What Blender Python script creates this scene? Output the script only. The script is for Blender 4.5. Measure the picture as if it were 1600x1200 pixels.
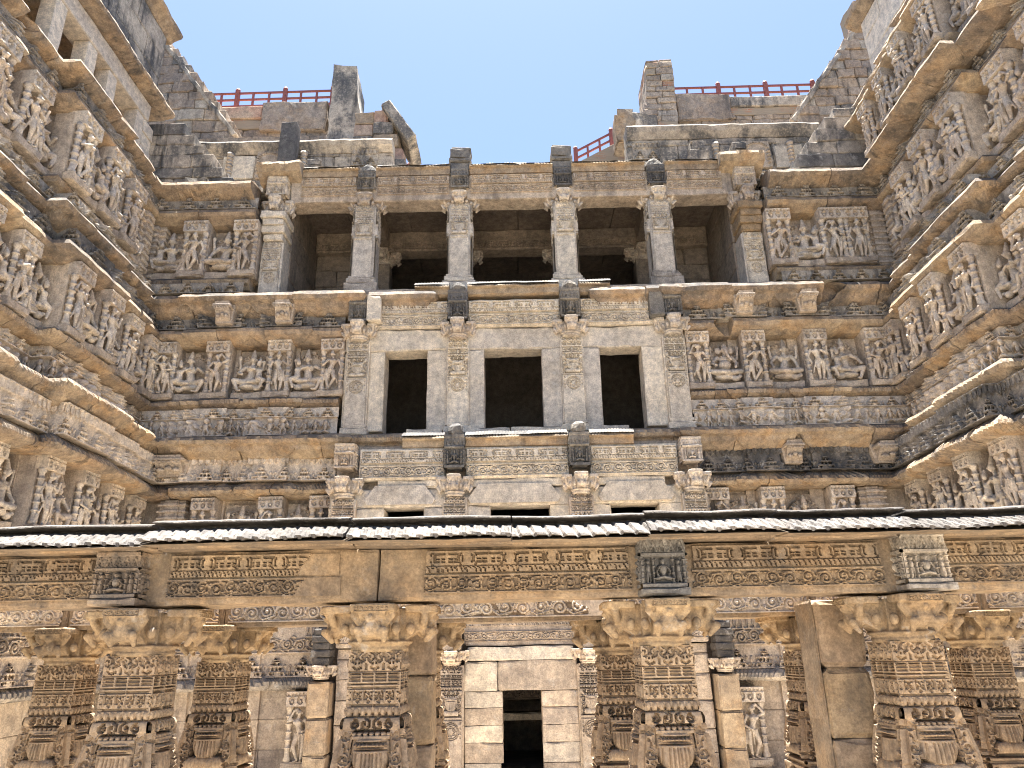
import bpy, math, random
import numpy as np
from mathutils import Vector, Matrix

S = bpy.context.scene
for _o in list(bpy.data.objects):
    bpy.data.objects.remove(_o)
COL = S.collection
R = math.radians

# ------------------------------------------------------------------ camera
cd = bpy.data.cameras.new('camera')
cam = bpy.data.objects.new('camera', cd)
COL.objects.link(cam)
cd.sensor_fit = 'HORIZONTAL'
cd.sensor_width = 36.0
cd.lens = 36.0 * 1150 / 1600
cd.clip_start = 0.1
cd.clip_end = 2000
cam.matrix_world = (Matrix.Rotation(R(0.2), 4, 'Z') @ Matrix.Rotation(R(110), 4, 'X')
                    @ Matrix.Rotation(R(-1.1), 4, 'Z'))
S.camera = cam

# ------------------------------------------------------------------ sky, sun, exposure
SUN_EL, SUN_AZ = R(86), R(8)          # azimuth measured from +Y towards -X (the sun stands behind the facade)
w = bpy.data.worlds.new('World')
S.world = w
w.use_nodes = True
nt = w.node_tree
nt.nodes.clear()
sky = nt.nodes.new('ShaderNodeTexSky')
sky.sky_type = 'NISHITA'
sky.sun_disc = False
sky.sun_elevation = SUN_EL
sky.sun_rotation = -SUN_AZ
sky.altitude = 60
sky.air_density = 0.8
sky.dust_density = 1.0
sky.ozone_density = 1.6
bg = nt.nodes.new('ShaderNodeBackground')
bg.inputs['Strength'].default_value = 0.05
wo = nt.nodes.new('ShaderNodeOutputWorld')
nt.links.new(sky.outputs[0], bg.inputs[0])
nt.links.new(bg.outputs[0], wo.inputs[0])
sl = bpy.data.lights.new('sun', 'SUN')
sl.energy = 5.0
sl.angle = R(0.55)
sl.color = (1.0, 0.955, 0.88)
sun = bpy.data.objects.new('sun', sl)
COL.objects.link(sun)
sd = Vector((-math.sin(SUN_AZ) * math.cos(SUN_EL), math.cos(SUN_AZ) * math.cos(SUN_EL), math.sin(SUN_EL)))
sun.rotation_euler = sd.to_track_quat('Z', 'Y').to_euler()
sun.location = (0, 30, 60)
S.view_settings.view_transform = 'Standard'
S.view_settings.look = 'None'
S.view_settings.gamma = 1
S.view_settings.use_curve_mapping = False
S.view_settings.exposure = 2.83
S.render.engine = 'CYCLES'
S.cycles.max_bounces = 8
S.cycles.diffuse_bounces = 6
S.cycles.use_denoising = True
S.cycles.denoising_prefilter = 'NONE'
S.cycles.filter_width = 1.05

# ------------------------------------------------------------------ materials
def stone(name, c1, c2, dark=0.3, top=0.5, lichen=0.15, bump=0.5, ochre=0.0, pits=0.3, scale=1.0, blot=0.0, darkc=(0.055, 0.053, 0.052)):
    m = bpy.data.materials.new(name)
    m.use_nodes = True
    t = m.node_tree
    N, L = t.nodes, t.links
    b = N['Principled BSDF']
    b.inputs['Roughness'].default_value = 0.92
    b.inputs['Specular IOR Level'].default_value = 0.2
    g = N.new('ShaderNodeNewGeometry')

    def noise(sc, det=6, ro=0.6, vec=None):
        n = N.new('ShaderNodeTexNoise')
        n.inputs['Scale'].default_value = sc * scale
        n.inputs['Detail'].default_value = det
        n.inputs['Roughness'].default_value = ro
        L.new(vec if vec else g.outputs['Position'], n.inputs['Vector'])
        return n.outputs['Fac']

    def ramp(f, a, z, lo=0.0, hi=1.0):
        r = N.new('ShaderNodeMapRange')
        r.interpolation_type = 'SMOOTHSTEP'
        r.inputs[1].default_value = a
        r.inputs[2].default_value = z
        r.inputs[3].default_value = lo
        r.inputs[4].default_value = hi
        L.new(f, r.inputs[0])
        return r.outputs[0]

    def math_(op, a, c):
        n = N.new('ShaderNodeMath')
        n.operation = op
        for k, v in enumerate((a, c)):
            if isinstance(v, (int, float)):
                n.inputs[k].default_value = v
            else:
                L.new(v, n.inputs[k])
        return n.outputs[0]

    def mix(f, a, c, kind='MIX'):
        n = N.new('ShaderNodeMix')
        n.data_type = 'RGBA'
        n.blend_type = kind
        if isinstance(f, (int, float)):
            n.inputs[0].default_value = f
        else:
            L.new(f, n.inputs[0])
        for k, v in ((6, a), (7, c)):
            if isinstance(v, tuple):
                n.inputs[k].default_value = (*v, 1)
            else:
                L.new(v, n.inputs[k])
        return n.outputs[2]

    col = mix(ramp(noise(0.9), 0.38, 0.62), c1, c2)
    oi = N.new('ShaderNodeObjectInfo')
    col = mix(1.0, col, mix(oi.outputs['Random'], (0.86, 0.86, 0.88), (1.1, 1.08, 1.04)), 'MULTIPLY')
    if ochre:
        col = mix(ramp(noise(1.7, 5), 0.48, 0.66, 0, ochre), col, (0.46, 0.27, 0.11))
    col = mix(1.0, col, mix(ramp(noise(7, 8, 0.7), 0.25, 0.75), (0.60, 0.60, 0.62), (1.26, 1.24, 1.2)), 'MULTIPLY')
    col = mix(1.0, col, mix(ramp(noise(38, 5, 0.7), 0.3, 0.7), (0.74, 0.73, 0.73), (1.16, 1.16, 1.15)), 'MULTIPLY')
    mp = N.new('ShaderNodeVectorMath')
    mp.operation = 'MULTIPLY'
    L.new(g.outputs['Position'], mp.inputs[0])
    mp.inputs[1].default_value = (3.6, 3.6, 0.55)
    st = math_('MULTIPLY', ramp(noise(1.0, 6, 0.65, mp.outputs[0]), 0.5, 0.68), ramp(noise(0.6, 3), 0.36, 0.56))
    col = mix(math_('MULTIPLY', st, dark), col, darkc)
    if blot:
        mq = N.new('ShaderNodeVectorMath')
        mq.operation = 'MULTIPLY'
        L.new(g.outputs['Position'], mq.inputs[0])
        mq.inputs[1].default_value = (1.0, 1.0, 0.6)
        bl = math_('MULTIPLY', ramp(noise(1.25, 7, 0.62, mq.outputs[0]), 0.46, 0.57), ramp(noise(16, 4, 0.6), 0.3, 0.55, 0.35, 1.0))
        col = mix(math_('MULTIPLY', bl, blot), col, (0.075, 0.078, 0.082))
    sx = N.new('ShaderNodeSeparateXYZ')
    L.new(g.outputs['Normal'], sx.inputs[0])
    up = math_('MULTIPLY', ramp(sx.outputs[2], 0.15, 0.7), ramp(noise(2.2, 6, 0.7), 0.32, 0.55))
    col = mix(math_('MULTIPLY', up, top), col, (0.06, 0.06, 0.062))
    col = mix(math_('MULTIPLY', ramp(noise(5.5, 7, 0.75), 0.56, 0.66), lichen), col, (0.62, 0.6, 0.56))  # pale lichen spots, strengthened to suggest highlights on the carving
    col = mix(math_('MULTIPLY', ramp(noise(11, 4, 0.6), 0.6, 0.72), 0.45 * min(1, dark * 1.5)), col, (0.09, 0.08, 0.075))  # dark specks, strengthened to suggest shade in the crevices
    L.new(col, b.inputs['Base Color'])
    hb = math_('ADD', noise(26, 9, 0.72), math_('MULTIPLY', noise(5, 5, 0.6), 1.6))
    if pits:
        v = N.new('ShaderNodeTexVoronoi')
        v.inputs['Scale'].default_value = 19 * scale
        L.new(g.outputs['Position'], v.inputs['Vector'])
        hb = math_('ADD', hb, math_('MULTIPLY', ramp(v.outputs['Distance'], 0.0, 0.32), pits))
    bn = N.new('ShaderNodeBump')
    bn.inputs['Strength'].default_value = bump
    bn.inputs['Distance'].default_value = 0.02
    L.new(hb, bn.inputs['Height'])
    L.new(bn.outputs[0], b.inputs['Normal'])
    return m

M = dict(
    pale=stone('pale_sandstone', (0.74, 0.68, 0.585), (0.65, 0.585, 0.485), dark=0.25, top=0.8, lichen=0.3, bump=0.6, blot=0.12),
    wall=stone('carved_sandstone', (0.60, 0.515, 0.42), (0.51, 0.43, 0.345), dark=0.45, top=0.4, lichen=0.35, bump=0.8, blot=0.2),
    fig=stone('figure_sandstone', (0.70, 0.63, 0.535), (0.60, 0.51, 0.415), dark=0.35, top=0.2, lichen=0.45, bump=0.6, blot=0.2),
    ochre=stone('ochre_sandstone', (0.48, 0.39, 0.28), (0.41, 0.325, 0.235), dark=0.5, top=0.75, lichen=0.2, bump=0.7, ochre=0.42, blot=0.2),
    ochre2=stone('brown_sandstone', (0.44, 0.35, 0.255), (0.33, 0.26, 0.195), dark=0.75, top=0.9, lichen=0.2, bump=0.8, ochre=0.3, blot=0.5),
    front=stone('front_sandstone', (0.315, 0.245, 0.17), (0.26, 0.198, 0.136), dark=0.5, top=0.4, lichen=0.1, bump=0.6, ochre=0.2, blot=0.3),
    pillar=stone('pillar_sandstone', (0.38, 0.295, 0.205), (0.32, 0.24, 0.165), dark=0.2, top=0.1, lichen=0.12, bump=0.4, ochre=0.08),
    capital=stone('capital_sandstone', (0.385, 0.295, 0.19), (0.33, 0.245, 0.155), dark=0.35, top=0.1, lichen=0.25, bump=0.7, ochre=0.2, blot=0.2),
    dark=stone('blackened_stone', (0.15, 0.148, 0.145), (0.27, 0.25, 0.22), dark=0.7, top=0.5, lichen=0.3, bump=0.7),
    grey=stone('greyed_sandstone', (0.50, 0.45, 0.385), (0.39, 0.35, 0.295), dark=0.7, top=0.45, lichen=0.5, bump=0.8, blot=0.45),
    frieze=stone('pale_frieze_stone', (0.72, 0.65, 0.56), (0.63, 0.55, 0.46), dark=0.2, top=0.1, lichen=0.3, bump=0.3, blot=0.15, pits=0.1),
    blotch=stone('blackened_frieze_stone', (0.34, 0.315, 0.285), (0.14, 0.135, 0.13), dark=0.8, top=0.4, lichen=0.5, bump=0.7, blot=0.6),
    upper=stone('weathered_upper_stone', (0.56, 0.49, 0.40), (0.46, 0.41, 0.34), dark=0.95, top=0.6, lichen=0.2, bump=0.7, blot=0.8),
    white=stone('bleached_coping_stone', (0.20, 0.182, 0.167), (0.12, 0.11, 0.10), dark=0.45, top=0.25, lichen=0.35, bump=0.8, blot=0.2),
    rubble=stone('rubble_masonry', (0.50, 0.42, 0.335), (0.41, 0.335, 0.265), dark=0.7, top=0.5, lichen=0.2, bump=1.0, pits=1.2, ochre=0.2, blot=0.35),
    cream=stone('new_cream_stone', (0.80, 0.72, 0.60), (0.76, 0.67, 0.55), dark=0.1, top=0.2, lichen=0.02, bump=0.2, pits=0.1),
    pink=stone('pink_plastered_stone', (0.48, 0.31, 0.24), (0.50, 0.40, 0.31), dark=0.15, top=0.2, lichen=0.02, bump=0.4),
    inside=stone('shade_darkened_interior_stone', (0.23, 0.19, 0.155), (0.175, 0.145, 0.12), dark=0.4, top=0.2, lichen=0.1, bump=0.6),  # stone colour lowered to paint in the dimness indoors
    loggia=stone('loggia_wall_stone', (0.36, 0.30, 0.24), (0.28, 0.235, 0.19), dark=0.4, top=0.2, lichen=0.1, bump=0.6, blot=0.2),  # darker copy of the wall stone, with the loggia's shade in its colour
    room_shade=stone('shade_darkened_room_stone', (0.16, 0.14, 0.12), (0.12, 0.105, 0.09), dark=0.3, top=0.2, lichen=0.0, bump=0.5),  # darkness of the closed rooms painted into the stone colour
    floor=stone('paving_sandstone', (0.50, 0.445, 0.37), (0.46, 0.405, 0.33), dark=0.1, top=0.0, lichen=0.05, bump=0.5),
)

def brick_mat():
    m = bpy.data.materials.new('old_brickwork')
    m.use_nodes = True
    t = m.node_tree
    N, L = t.nodes, t.links
    b = N['Principled BSDF']
    b.inputs['Roughness'].default_value = 0.95
    g = N.new('ShaderNodeNewGeometry')
    sx = N.new('ShaderNodeSeparateXYZ')
    L.new(g.outputs['Position'], sx.inputs[0])
    cx = N.new('ShaderNodeCombineXYZ')
    L.new(sx.outputs[0], cx.inputs[0])
    L.new(sx.outputs[2], cx.inputs[1])
    br = N.new('ShaderNodeTexBrick')
    L.new(cx.outputs[0], br.inputs['Vector'])
    br.inputs['Scale'].default_value = 1.0
    br.inputs['Brick Width'].default_value = 0.30
    br.inputs['Row Height'].default_value = 0.09
    br.inputs['Mortar Size'].default_value = 0.014
    br.inputs['Color1'].default_value = (0.40, 0.15, 0.08, 1)
    br.inputs['Color2'].default_value = (0.42, 0.25, 0.15, 1)
    br.inputs['Mortar'].default_value = (0.40, 0.33, 0.25, 1)
    n = N.new('ShaderNodeTexNoise')
    n.inputs['Scale'].default_value = 1.3
    n.inputs['Detail'].default_value = 8
    L.new(g.outputs['Position'], n.inputs['Vector'])
    mr = N.new('ShaderNodeMapRange')
    mr.inputs[1].default_value = 0.38
    mr.inputs[2].default_value = 0.53
    L.new(n.outputs['Fac'], mr.inputs[0])
    mx = N.new('ShaderNodeMix')
    mx.data_type = 'RGBA'
    L.new(mr.outputs[0], mx.inputs[0])
    L.new(br.outputs['Color'], mx.inputs[6])
    mx.inputs[7].default_value = (0.36, 0.29, 0.21, 1)
    L.new(mx.outputs[2], b.inputs['Base Color'])
    bn = N.new('ShaderNodeBump')
    bn.inputs['Strength'].default_value = 0.8
    bn.inputs['Distance'].default_value = 0.03
    ad = N.new('ShaderNodeMath')
    ad.operation = 'SUBTRACT'
    L.new(n.outputs['Fac'], ad.inputs[0])
    L.new(br.outputs['Fac'], ad.inputs[1])
    L.new(ad.outputs[0], bn.inputs['Height'])
    L.new(bn.outputs[0], b.inputs['Normal'])
    return m
M['brick'] = brick_mat()

def paint(name, c, ro=0.6):
    m = bpy.data.materials.new(name)
    m.use_nodes = True
    t = m.node_tree
    b = t.nodes['Principled BSDF']
    b.inputs['Roughness'].default_value = ro
    n = t.nodes.new('ShaderNodeTexNoise')
    n.inputs['Scale'].default_value = 9
    n.inputs['Detail'].default_value = 6
    r = t.nodes.new('ShaderNodeValToRGB')
    r.color_ramp.elements[0].color = (c[0] * 0.6, c[1] * 0.6, c[2] * 0.6, 1)
    r.color_ramp.elements[1].color = (c[0] * 1.2, c[1] * 1.3, c[2] * 1.3, 1)
    r.color_ramp.elements[0].position = 0.3
    r.color_ramp.elements[1].position = 0.7
    t.links.new(n.outputs['Fac'], r.inputs[0])
    t.links.new(r.outputs[0], b.inputs['Base Color'])
    return m
M['red'] = paint('red_railing_paint', (0.27, 0.075, 0.055))

# ------------------------------------------------------------------ numpy noise
_rng = np.random.RandomState(7)
_PERM = _rng.permutation(512)
def vnoise(x, y, z):
    xi, yi, zi = np.floor(x).astype(int), np.floor(y).astype(int), np.floor(z).astype(int)
    fx, fy, fz = x - xi, y - yi, z - zi
    fx, fy, fz = (f * f * (3 - 2 * f) for f in (fx, fy, fz))
    def h(a, b, c):
        return _PERM[(_PERM[(_PERM[a % 512] + b) % 512] + c) % 512] / 255.5 - 1
    def lp(a, b, t):
        return a + (b - a) * t
    return lp(lp(lp(h(xi, yi, zi), h(xi + 1, yi, zi), fx), lp(h(xi, yi + 1, zi), h(xi + 1, yi + 1, zi), fx), fy),
              lp(lp(h(xi, yi, zi + 1), h(xi + 1, yi, zi + 1), fx), lp(h(xi, yi + 1, zi + 1), h(xi + 1, yi + 1, zi + 1), fx), fy), fz)
def fbm(p, sc, oc=3):
    o = 0
    a = 1.0
    for k in range(oc):
        q = p * sc * 2 ** k + 17.3 * k + 40
        o = o + a * vnoise(q[..., 0], q[..., 1], q[..., 2])
        a *= 0.5
    return o

# ------------------------------------------------------------------ mesh builder
class MB:
    def __init__(self):
        self.v, self.f = [], []
        self.rs = 1.0

    def add(self, vs, fs):
        o = len(self.v)
        self.v.extend(tuple(map(float, p)) for p in vs)
        self.f.extend(tuple(i + o for i in f) for f in fs)
        return self

    def grid(self, P, flip=False):
        n, m = P.shape[:2]
        idx = np.arange(n * m).reshape(n, m)
        q = np.stack([idx[:-1, :-1], idx[1:, :-1], idx[1:, 1:], idx[:-1, 1:]], -1).reshape(-1, 4)
        if flip:
            q = q[:, ::-1]
        return self.add(P.reshape(-1, 3).tolist(), q.tolist())

    def box(self, x0, x1, y0, y1, z0, z1):
        vs = [(x, y, z) for x in (x0, x1) for y in (y0, y1) for z in (z0, z1)]
        return self.add(vs, [(0, 1, 3, 2), (4, 6, 7, 5), (0, 4, 5, 1), (2, 3, 7, 6), (0, 2, 6, 4), (1, 5, 7, 3)])

    def rbox(self, x0, x1, y0, y1, z0, z1, seg=0.16, amp=0.008, chip=0.02, e=0.035):
        lo, hi = np.array([x0, y0, z0]), np.array([x1, y1, z1])
        ax = []
        for a, b in zip(lo, hi):
            d = b - a
            ee = min(e, d * 0.25)
            k = max(1, int((d - 2 * ee) / seg))
            ax.append(np.concatenate([[a], np.linspace(a + ee, b - ee, k + 1), [b]]))
        for c in range(3):
            u, w_ = [(1, 2), (2, 0), (0, 1)][c]
            for side in (0, 1):
                U, W = np.meshgrid(ax[u], ax[w_], indexing='ij')
                P = np.zeros(U.shape + (3,))
                P[..., u], P[..., w_], P[..., c] = U, W, (lo, hi)[side][c]
                ext = ((P == lo) | (P == hi)).sum(-1)
                n = fbm(P, 5.0, 3)
                ch = np.clip(0.35 + 0.9 * n, 0.1, 1.6) * chip * (ext >= 2)
                mid = (lo + hi) / 2
                sgn = np.where(P == lo, 1.0, np.where(P == hi, -1.0, 0.0))
                Q = P + sgn * ch[..., None]
                Q = Q + amp * np.stack([fbm(P + 9.1, 2.3, 3), fbm(P + 31.7, 2.3, 3), fbm(P + 57.3, 2.3, 3)], -1)
                self.grid(Q, flip=(side == 0))
        return self

    def ball(self, c, r, n=10, m=7):
        r = (r, r, r) if isinstance(r, (int, float)) else r
        r = tuple(k * self.rs for k in r)
        a = np.linspace(0, 2 * np.pi, n + 1)
        b = np.linspace(-np.pi / 2, np.pi / 2, m)
        A, B = np.meshgrid(a, b, indexing='ij')
        P = np.stack([c[0] + r[0] * np.cos(A) * np.cos(B), c[1] + r[1] * np.sin(A) * np.cos(B), c[2] + r[2] * np.sin(B)], -1)
        return self.grid(P)

    def limb(self, a, b, ra, rb, n=8):
        a, b = Vector(a), Vector(b)
        q = (b - a).to_track_quat('Z', 'Y')
        ring = []
        for p, r in ((a, ra * self.rs), (b, rb * self.rs)):
            ring.append([tuple(p + q @ Vector((r * math.cos(t), r * math.sin(t), 0))) for t in np.linspace(0, 2 * math.pi, n + 1)])
        self.grid(np.array(ring).transpose(1, 0, 2))
        self.ball(a, ra, n, 5)
        self.ball(b, rb, n, 5)
        return self

    def lathe(self, prof, c=(0, 0), n=14, sq=False):
        a = np.linspace(0, 2 * np.pi, n + 1)
        if sq:
            a = a + np.pi / 4
        pr = np.array(prof)
        P = np.zeros((n + 1, len(pr), 3))
        P[..., 0] = c[0] + np.cos(a)[:, None] * pr[:, 0]
        P[..., 1] = c[1] + np.sin(a)[:, None] * pr[:, 0]
        P[..., 2] = pr[:, 1]
        return self.grid(P)

    def prism(self, pts, y0, y1, axis='y'):
        """polygon in (x,z) pushed from y0 to y1 (or in (y,z) along x)"""
        n = len(pts)
        f = (lambda a, b, d: (a, d, b)) if axis == 'y' else (lambda a, b, d: (d, a, b))
        vs = [f(a, b, y0) for a, b in pts] + [f(a, b, y1) for a, b in pts]
        fs = [tuple(range(n))[::-1], tuple(range(n, 2 * n))]
        fs += [(i, (i + 1) % n, (i + 1) % n + n, i + n) for i in range(n)]
        return self.add(vs, fs)

    def rough(self, amp, sc=4.0):
        P = np.array(self.v)
        D = np.stack([fbm(P + k * 23.7, sc, 3) for k in range(3)], -1)
        self.v = (P + amp * D).tolist()
        return self

    def mesh(self, name, mat=None, smooth=False):
        me = bpy.data.meshes.new(name)
        me.from_pydata(self.v, [], self.f)
        if mat:
            me.materials.append(M[mat] if isinstance(mat, str) else mat)
        if smooth:
            me.polygons.foreach_set('use_smooth', [True] * len(me.polygons))
        me.update()
        return me

    def build(self, name, mat, parent=None, loc=(0, 0, 0), rz=0, smooth=False):
        return put(name, self.mesh(name, mat, smooth), parent, loc, rz)

def put(name, me, parent=None, loc=(0, 0, 0), rz=0, scale=None):
    o = bpy.data.objects.new(name, me)
    COL.objects.link(o)
    o.location = loc
    o.rotation_euler = (0, 0, rz)
    if scale:
        o.scale = scale
    if parent:
        o.parent = parent
    return o

def tag(o, label=None, cat=None, group=None, kind=None):
    for k, v in (('label', label), ('category', cat), ('group', group), ('kind', kind)):
        if v:
            o[k] = v
    return o

def thing(name, label, cat, loc=(0, 0, 0), rz=0, group=None):
    o = bpy.data.objects.new(name, None)
    COL.objects.link(o)
    o.location = loc
    o.rotation_euler = (0, 0, rz)
    o.empty_display_size = 0.2
    return tag(o, label, cat, group)

def dup(root, loc, rz=0, label=None, group=None, scale=None):
    r = root.copy()
    COL.objects.link(r)
    r.location = loc
    r.rotation_euler = (0, 0, rz)
    if scale:
        r.scale = scale
    if label:
        r['label'] = label
    if group:
        r['group'] = group
    for ch in list(root.children):
        c = ch.copy()
        COL.objects.link(c)
        c.parent = r
        for g in list(ch.children):
            d = g.copy()
            COL.objects.link(d)
            d.parent = c
    return r

def melt(mb, name, mat, voxel=0.012, smooth=2):
    """overlapping lumps grown together into one continuous worn surface"""
    me = mb.mesh(name)
    o = bpy.data.objects.new(name, me)
    COL.objects.link(o)
    r = o.modifiers.new('remesh', 'REMESH')
    r.mode = 'VOXEL'
    r.voxel_size = voxel
    if smooth:
        s = o.modifiers.new('smooth', 'SMOOTH')
        s.iterations = smooth
        s.factor = 0.5
    dg = bpy.context.evaluated_depsgraph_get()
    dg.update()
    res = bpy.data.meshes.new_from_object(o.evaluated_get(dg))
    bpy.data.objects.remove(o)
    bpy.data.meshes.remove(me)
    res.name = name
    res.materials.clear()
    res.materials.append(M[mat])
    res.polygons.foreach_set('use_smooth', [True] * len(res.polygons))
    res.update()
    return res

# ------------------------------------------------------------------ carved height fields
class Cv:
    """a canvas of carving depth: H[z, x] in metres"""
    def __init__(self, w_, h, res, base=0.0):
        self.w, self.h, self.res = w_, h, res
        self.nx, self.nz = max(2, int(round(w_ / res)) + 1), max(2, int(round(h / res)) + 1)
        self.x = np.linspace(0, w_, self.nx)
        self.z = np.linspace(0, h, self.nz)
        self.X, self.Z = np.meshgrid(self.x, self.z)
        self.H = np.full(self.X.shape, float(base))

    def win(self, x0, x1, z0, z1):
        i0, i1 = np.searchsorted(self.x, (x0, x1))
        k0, k1 = np.searchsorted(self.z, (z0, z1))
        return slice(max(0, k0 - 1), k1 + 1), slice(max(0, i0 - 1), i1 + 1)

    def rect(self, x0, x1, z0, z1, v, add=False):
        m = (self.X >= x0) & (self.X <= x1) & (self.Z >= z0) & (self.Z <= z1)
        self.H[m] = self.H[m] + v if add else v
        return self

    def disc(self, cx, cz, rx, rz, v, base=0.0, cut=False):
        s = self.win(cx - rx, cx + rx, cz - rz, cz + rz)
        q = ((self.X[s] - cx) / rx) ** 2 + ((self.Z[s] - cz) / rz) ** 2
        t = np.sqrt(np.clip(1 - q, 0, 1))
        if cut:
            self.H[s] = np.minimum(self.H[s], np.where(q < 1, v, 9))
        else:
            self.H[s] = np.maximum(self.H[s], np.where(q < 1, base + v * t, -9))
        return self

    def stroke(self, pts, wd, v, base=0.0, cut=False):
        pts = np.array(pts, float)
        a, b = pts.min(0) - wd, pts.max(0) + wd
        s = self.win(a[0], b[0], a[1], b[1])
        X, Z = self.X[s], self.Z[s]
        d = np.full(X.shape, 9.0)
        for p, q in zip(pts[:-1], pts[1:]):
            e = q - p
            L = max(1e-9, (e * e).sum())
            t = np.clip(((X - p[0]) * e[0] + (Z - p[1]) * e[1]) / L, 0, 1)
            d = np.minimum(d, np.hypot(X - p[0] - t * e[0], Z - p[1] - t * e[1]))
        if cut:
            self.H[s] = np.where(d < wd, np.minimum(self.H[s], v), self.H[s])
        else:
            self.H[s] = np.maximum(self.H[s], np.where(d < wd, base + v * np.sqrt(np.clip(1 - (d / wd) ** 2, 0, 1)), -9))
        return self

    def wear(self, amp=0.006, sc=6.0, seed=0.0):
        P = np.stack([self.X + seed, self.Z * 1.0, np.zeros_like(self.X) + seed * 0.37], -1)
        self.H = self.H + amp * fbm(P, sc, 3)
        return self

    def mesh(self, name, mat, back=0.06, skirt=True):
        """upright panel facing -Y, left bottom corner at the origin, with sides"""
        P = np.stack([self.X, -self.H, self.Z], -1)
        if skirt:
            P = np.pad(P, ((1, 1), (1, 1), (0, 0)), mode='edge')
            P[0, :, 1] = P[-1, :, 1] = P[:, 0, 1] = P[:, -1, 1] = back
        b = MB()
        b.grid(P, flip=True)
        return b.mesh(name, mat)

def tile(unit, L):
    """repeat a canvas along x until it is L long"""
    n = int(math.ceil(L / unit.w)) + 1
    c = Cv(L, unit.h, unit.res)
    H = np.concatenate([unit.H[:, :-1]] * n, 1)
    c.H = H[:, :c.nx].copy() if H.shape[1] >= c.nx else np.pad(H, ((0, 0), (0, c.nx - H.shape[1])), mode='wrap')
    return c

def spiral(cx, cz, r0, r1, turns, a0, cw=1, n=22):
    t = np.linspace(0, 1, n)
    r = r0 + (r1 - r0) * t
    a = a0 + cw * turns * 2 * np.pi * t
    return np.stack([cx + r * np.cos(a), cz + r * np.sin(a)], 1)

def cv_scroll(h, res, dep=0.03, pf=1.75):
    p = pf * h
    c = Cv(p, h, res)
    m = 0.08 * h
    for k, (cx, up) in enumerate(((p * 0.25, 1), (p * 0.75, -1))):
        cz = h * (0.5 + 0.05 * up)
        c.stroke(spiral(cx, cz, 0.38 * h, 0.06 * h, 1.7, math.pi * (0.0 if up > 0 else 1.0), up), 0.062 * h, dep)
        c.disc(cx, cz, 0.1 * h, 0.1 * h, dep * 1.2)
        for j in range(5):
            a = j * 1.25 + k
            c.disc(cx + 0.46 * h * math.cos(a), cz + 0.42 * h * math.sin(a), 0.085 * h, 0.06 * h, dep)
    c.stroke([(0, h * 0.25), (p * 0.12, h * 0.12), (p * 0.45, h * 0.3), (p * 0.55, h * 0.75), (p * 0.9, h * 0.86), (p, h * 0.75)], 0.05 * h, dep)
    c.rect(0, p, 0, m, dep * 0.9)
    c.rect(0, p, h - m, h, dep * 0.9)
    return c

def cv_lozenge(h, res, dep=0.03, pf=1.9):
    p = pf * h
    c = Cv(p, h, res, dep)
    b = 0.30 * h
    hh = h - b
    for sx in (-1, 1):
        cx = p * 0.5 + sx * p * 0.36
        arc = [(cx - sx * 0.22 * hh * math.sin(a), b + hh * 0.48 + 0.40 * hh * math.cos(a)) for a in np.linspace(0.25, 2.9, 12)]
        c.stroke(arc, 0.055 * hh, 0.0, cut=True)
        arc = [(cx + sx * (0.12 - 0.1 * math.sin(a)) * hh, b + hh * 0.48 + 0.26 * hh * math.cos(a)) for a in np.linspace(0.25, 2.9, 10)]
        c.stroke(arc, 0.05 * hh, 0.0, cut=True)
        x0 = p * 0.5 + sx * 0.17 * p
        c.rect(x0 - 0.13 * p, x0 + 0.13 * p, b + 0.74 * hh, b + 0.9 * hh, 0.0)
        for q in (-1, 1):
            for zz in (0.28, 0.46):
                c.rect(x0 + q * 0.075 * p - 0.05 * p, x0 + q * 0.075 * p + 0.05 * p, b + zz * hh - 0.05 * hh, b + zz * hh + 0.05 * hh, 0.0)
    n = 9
    for j in range(n):
        x = (j + 0.5) * p / n
        c.stroke([(x - 0.05 * h, b * 0.85), (x + 0.02 * h, b * 0.55), (x + 0.05 * h, b * 0.15)], 0.022 * h, dep * 0.15, cut=True)
    c.rect(0, p, b * 0.97, b * 1.06, dep * 0.45)
    return c

def cv_leaf(h, res, dep=0.035, wd=0.11):
    c = Cv(wd, h, res)
    x = (c.X - wd / 2) / (wd / 2)
    edge = np.abs(x) < np.clip((c.Z / h) * 2.2, 0, 0.9)
    c.H = np.where(edge, dep * (0.35 + 0.65 * (1 - np.abs(x)) + 0.3 * (np.abs(x) < 0.12)), 0.0)
    c.H[c.Z > h * 0.9] = dep * 1.1
    return c

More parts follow.
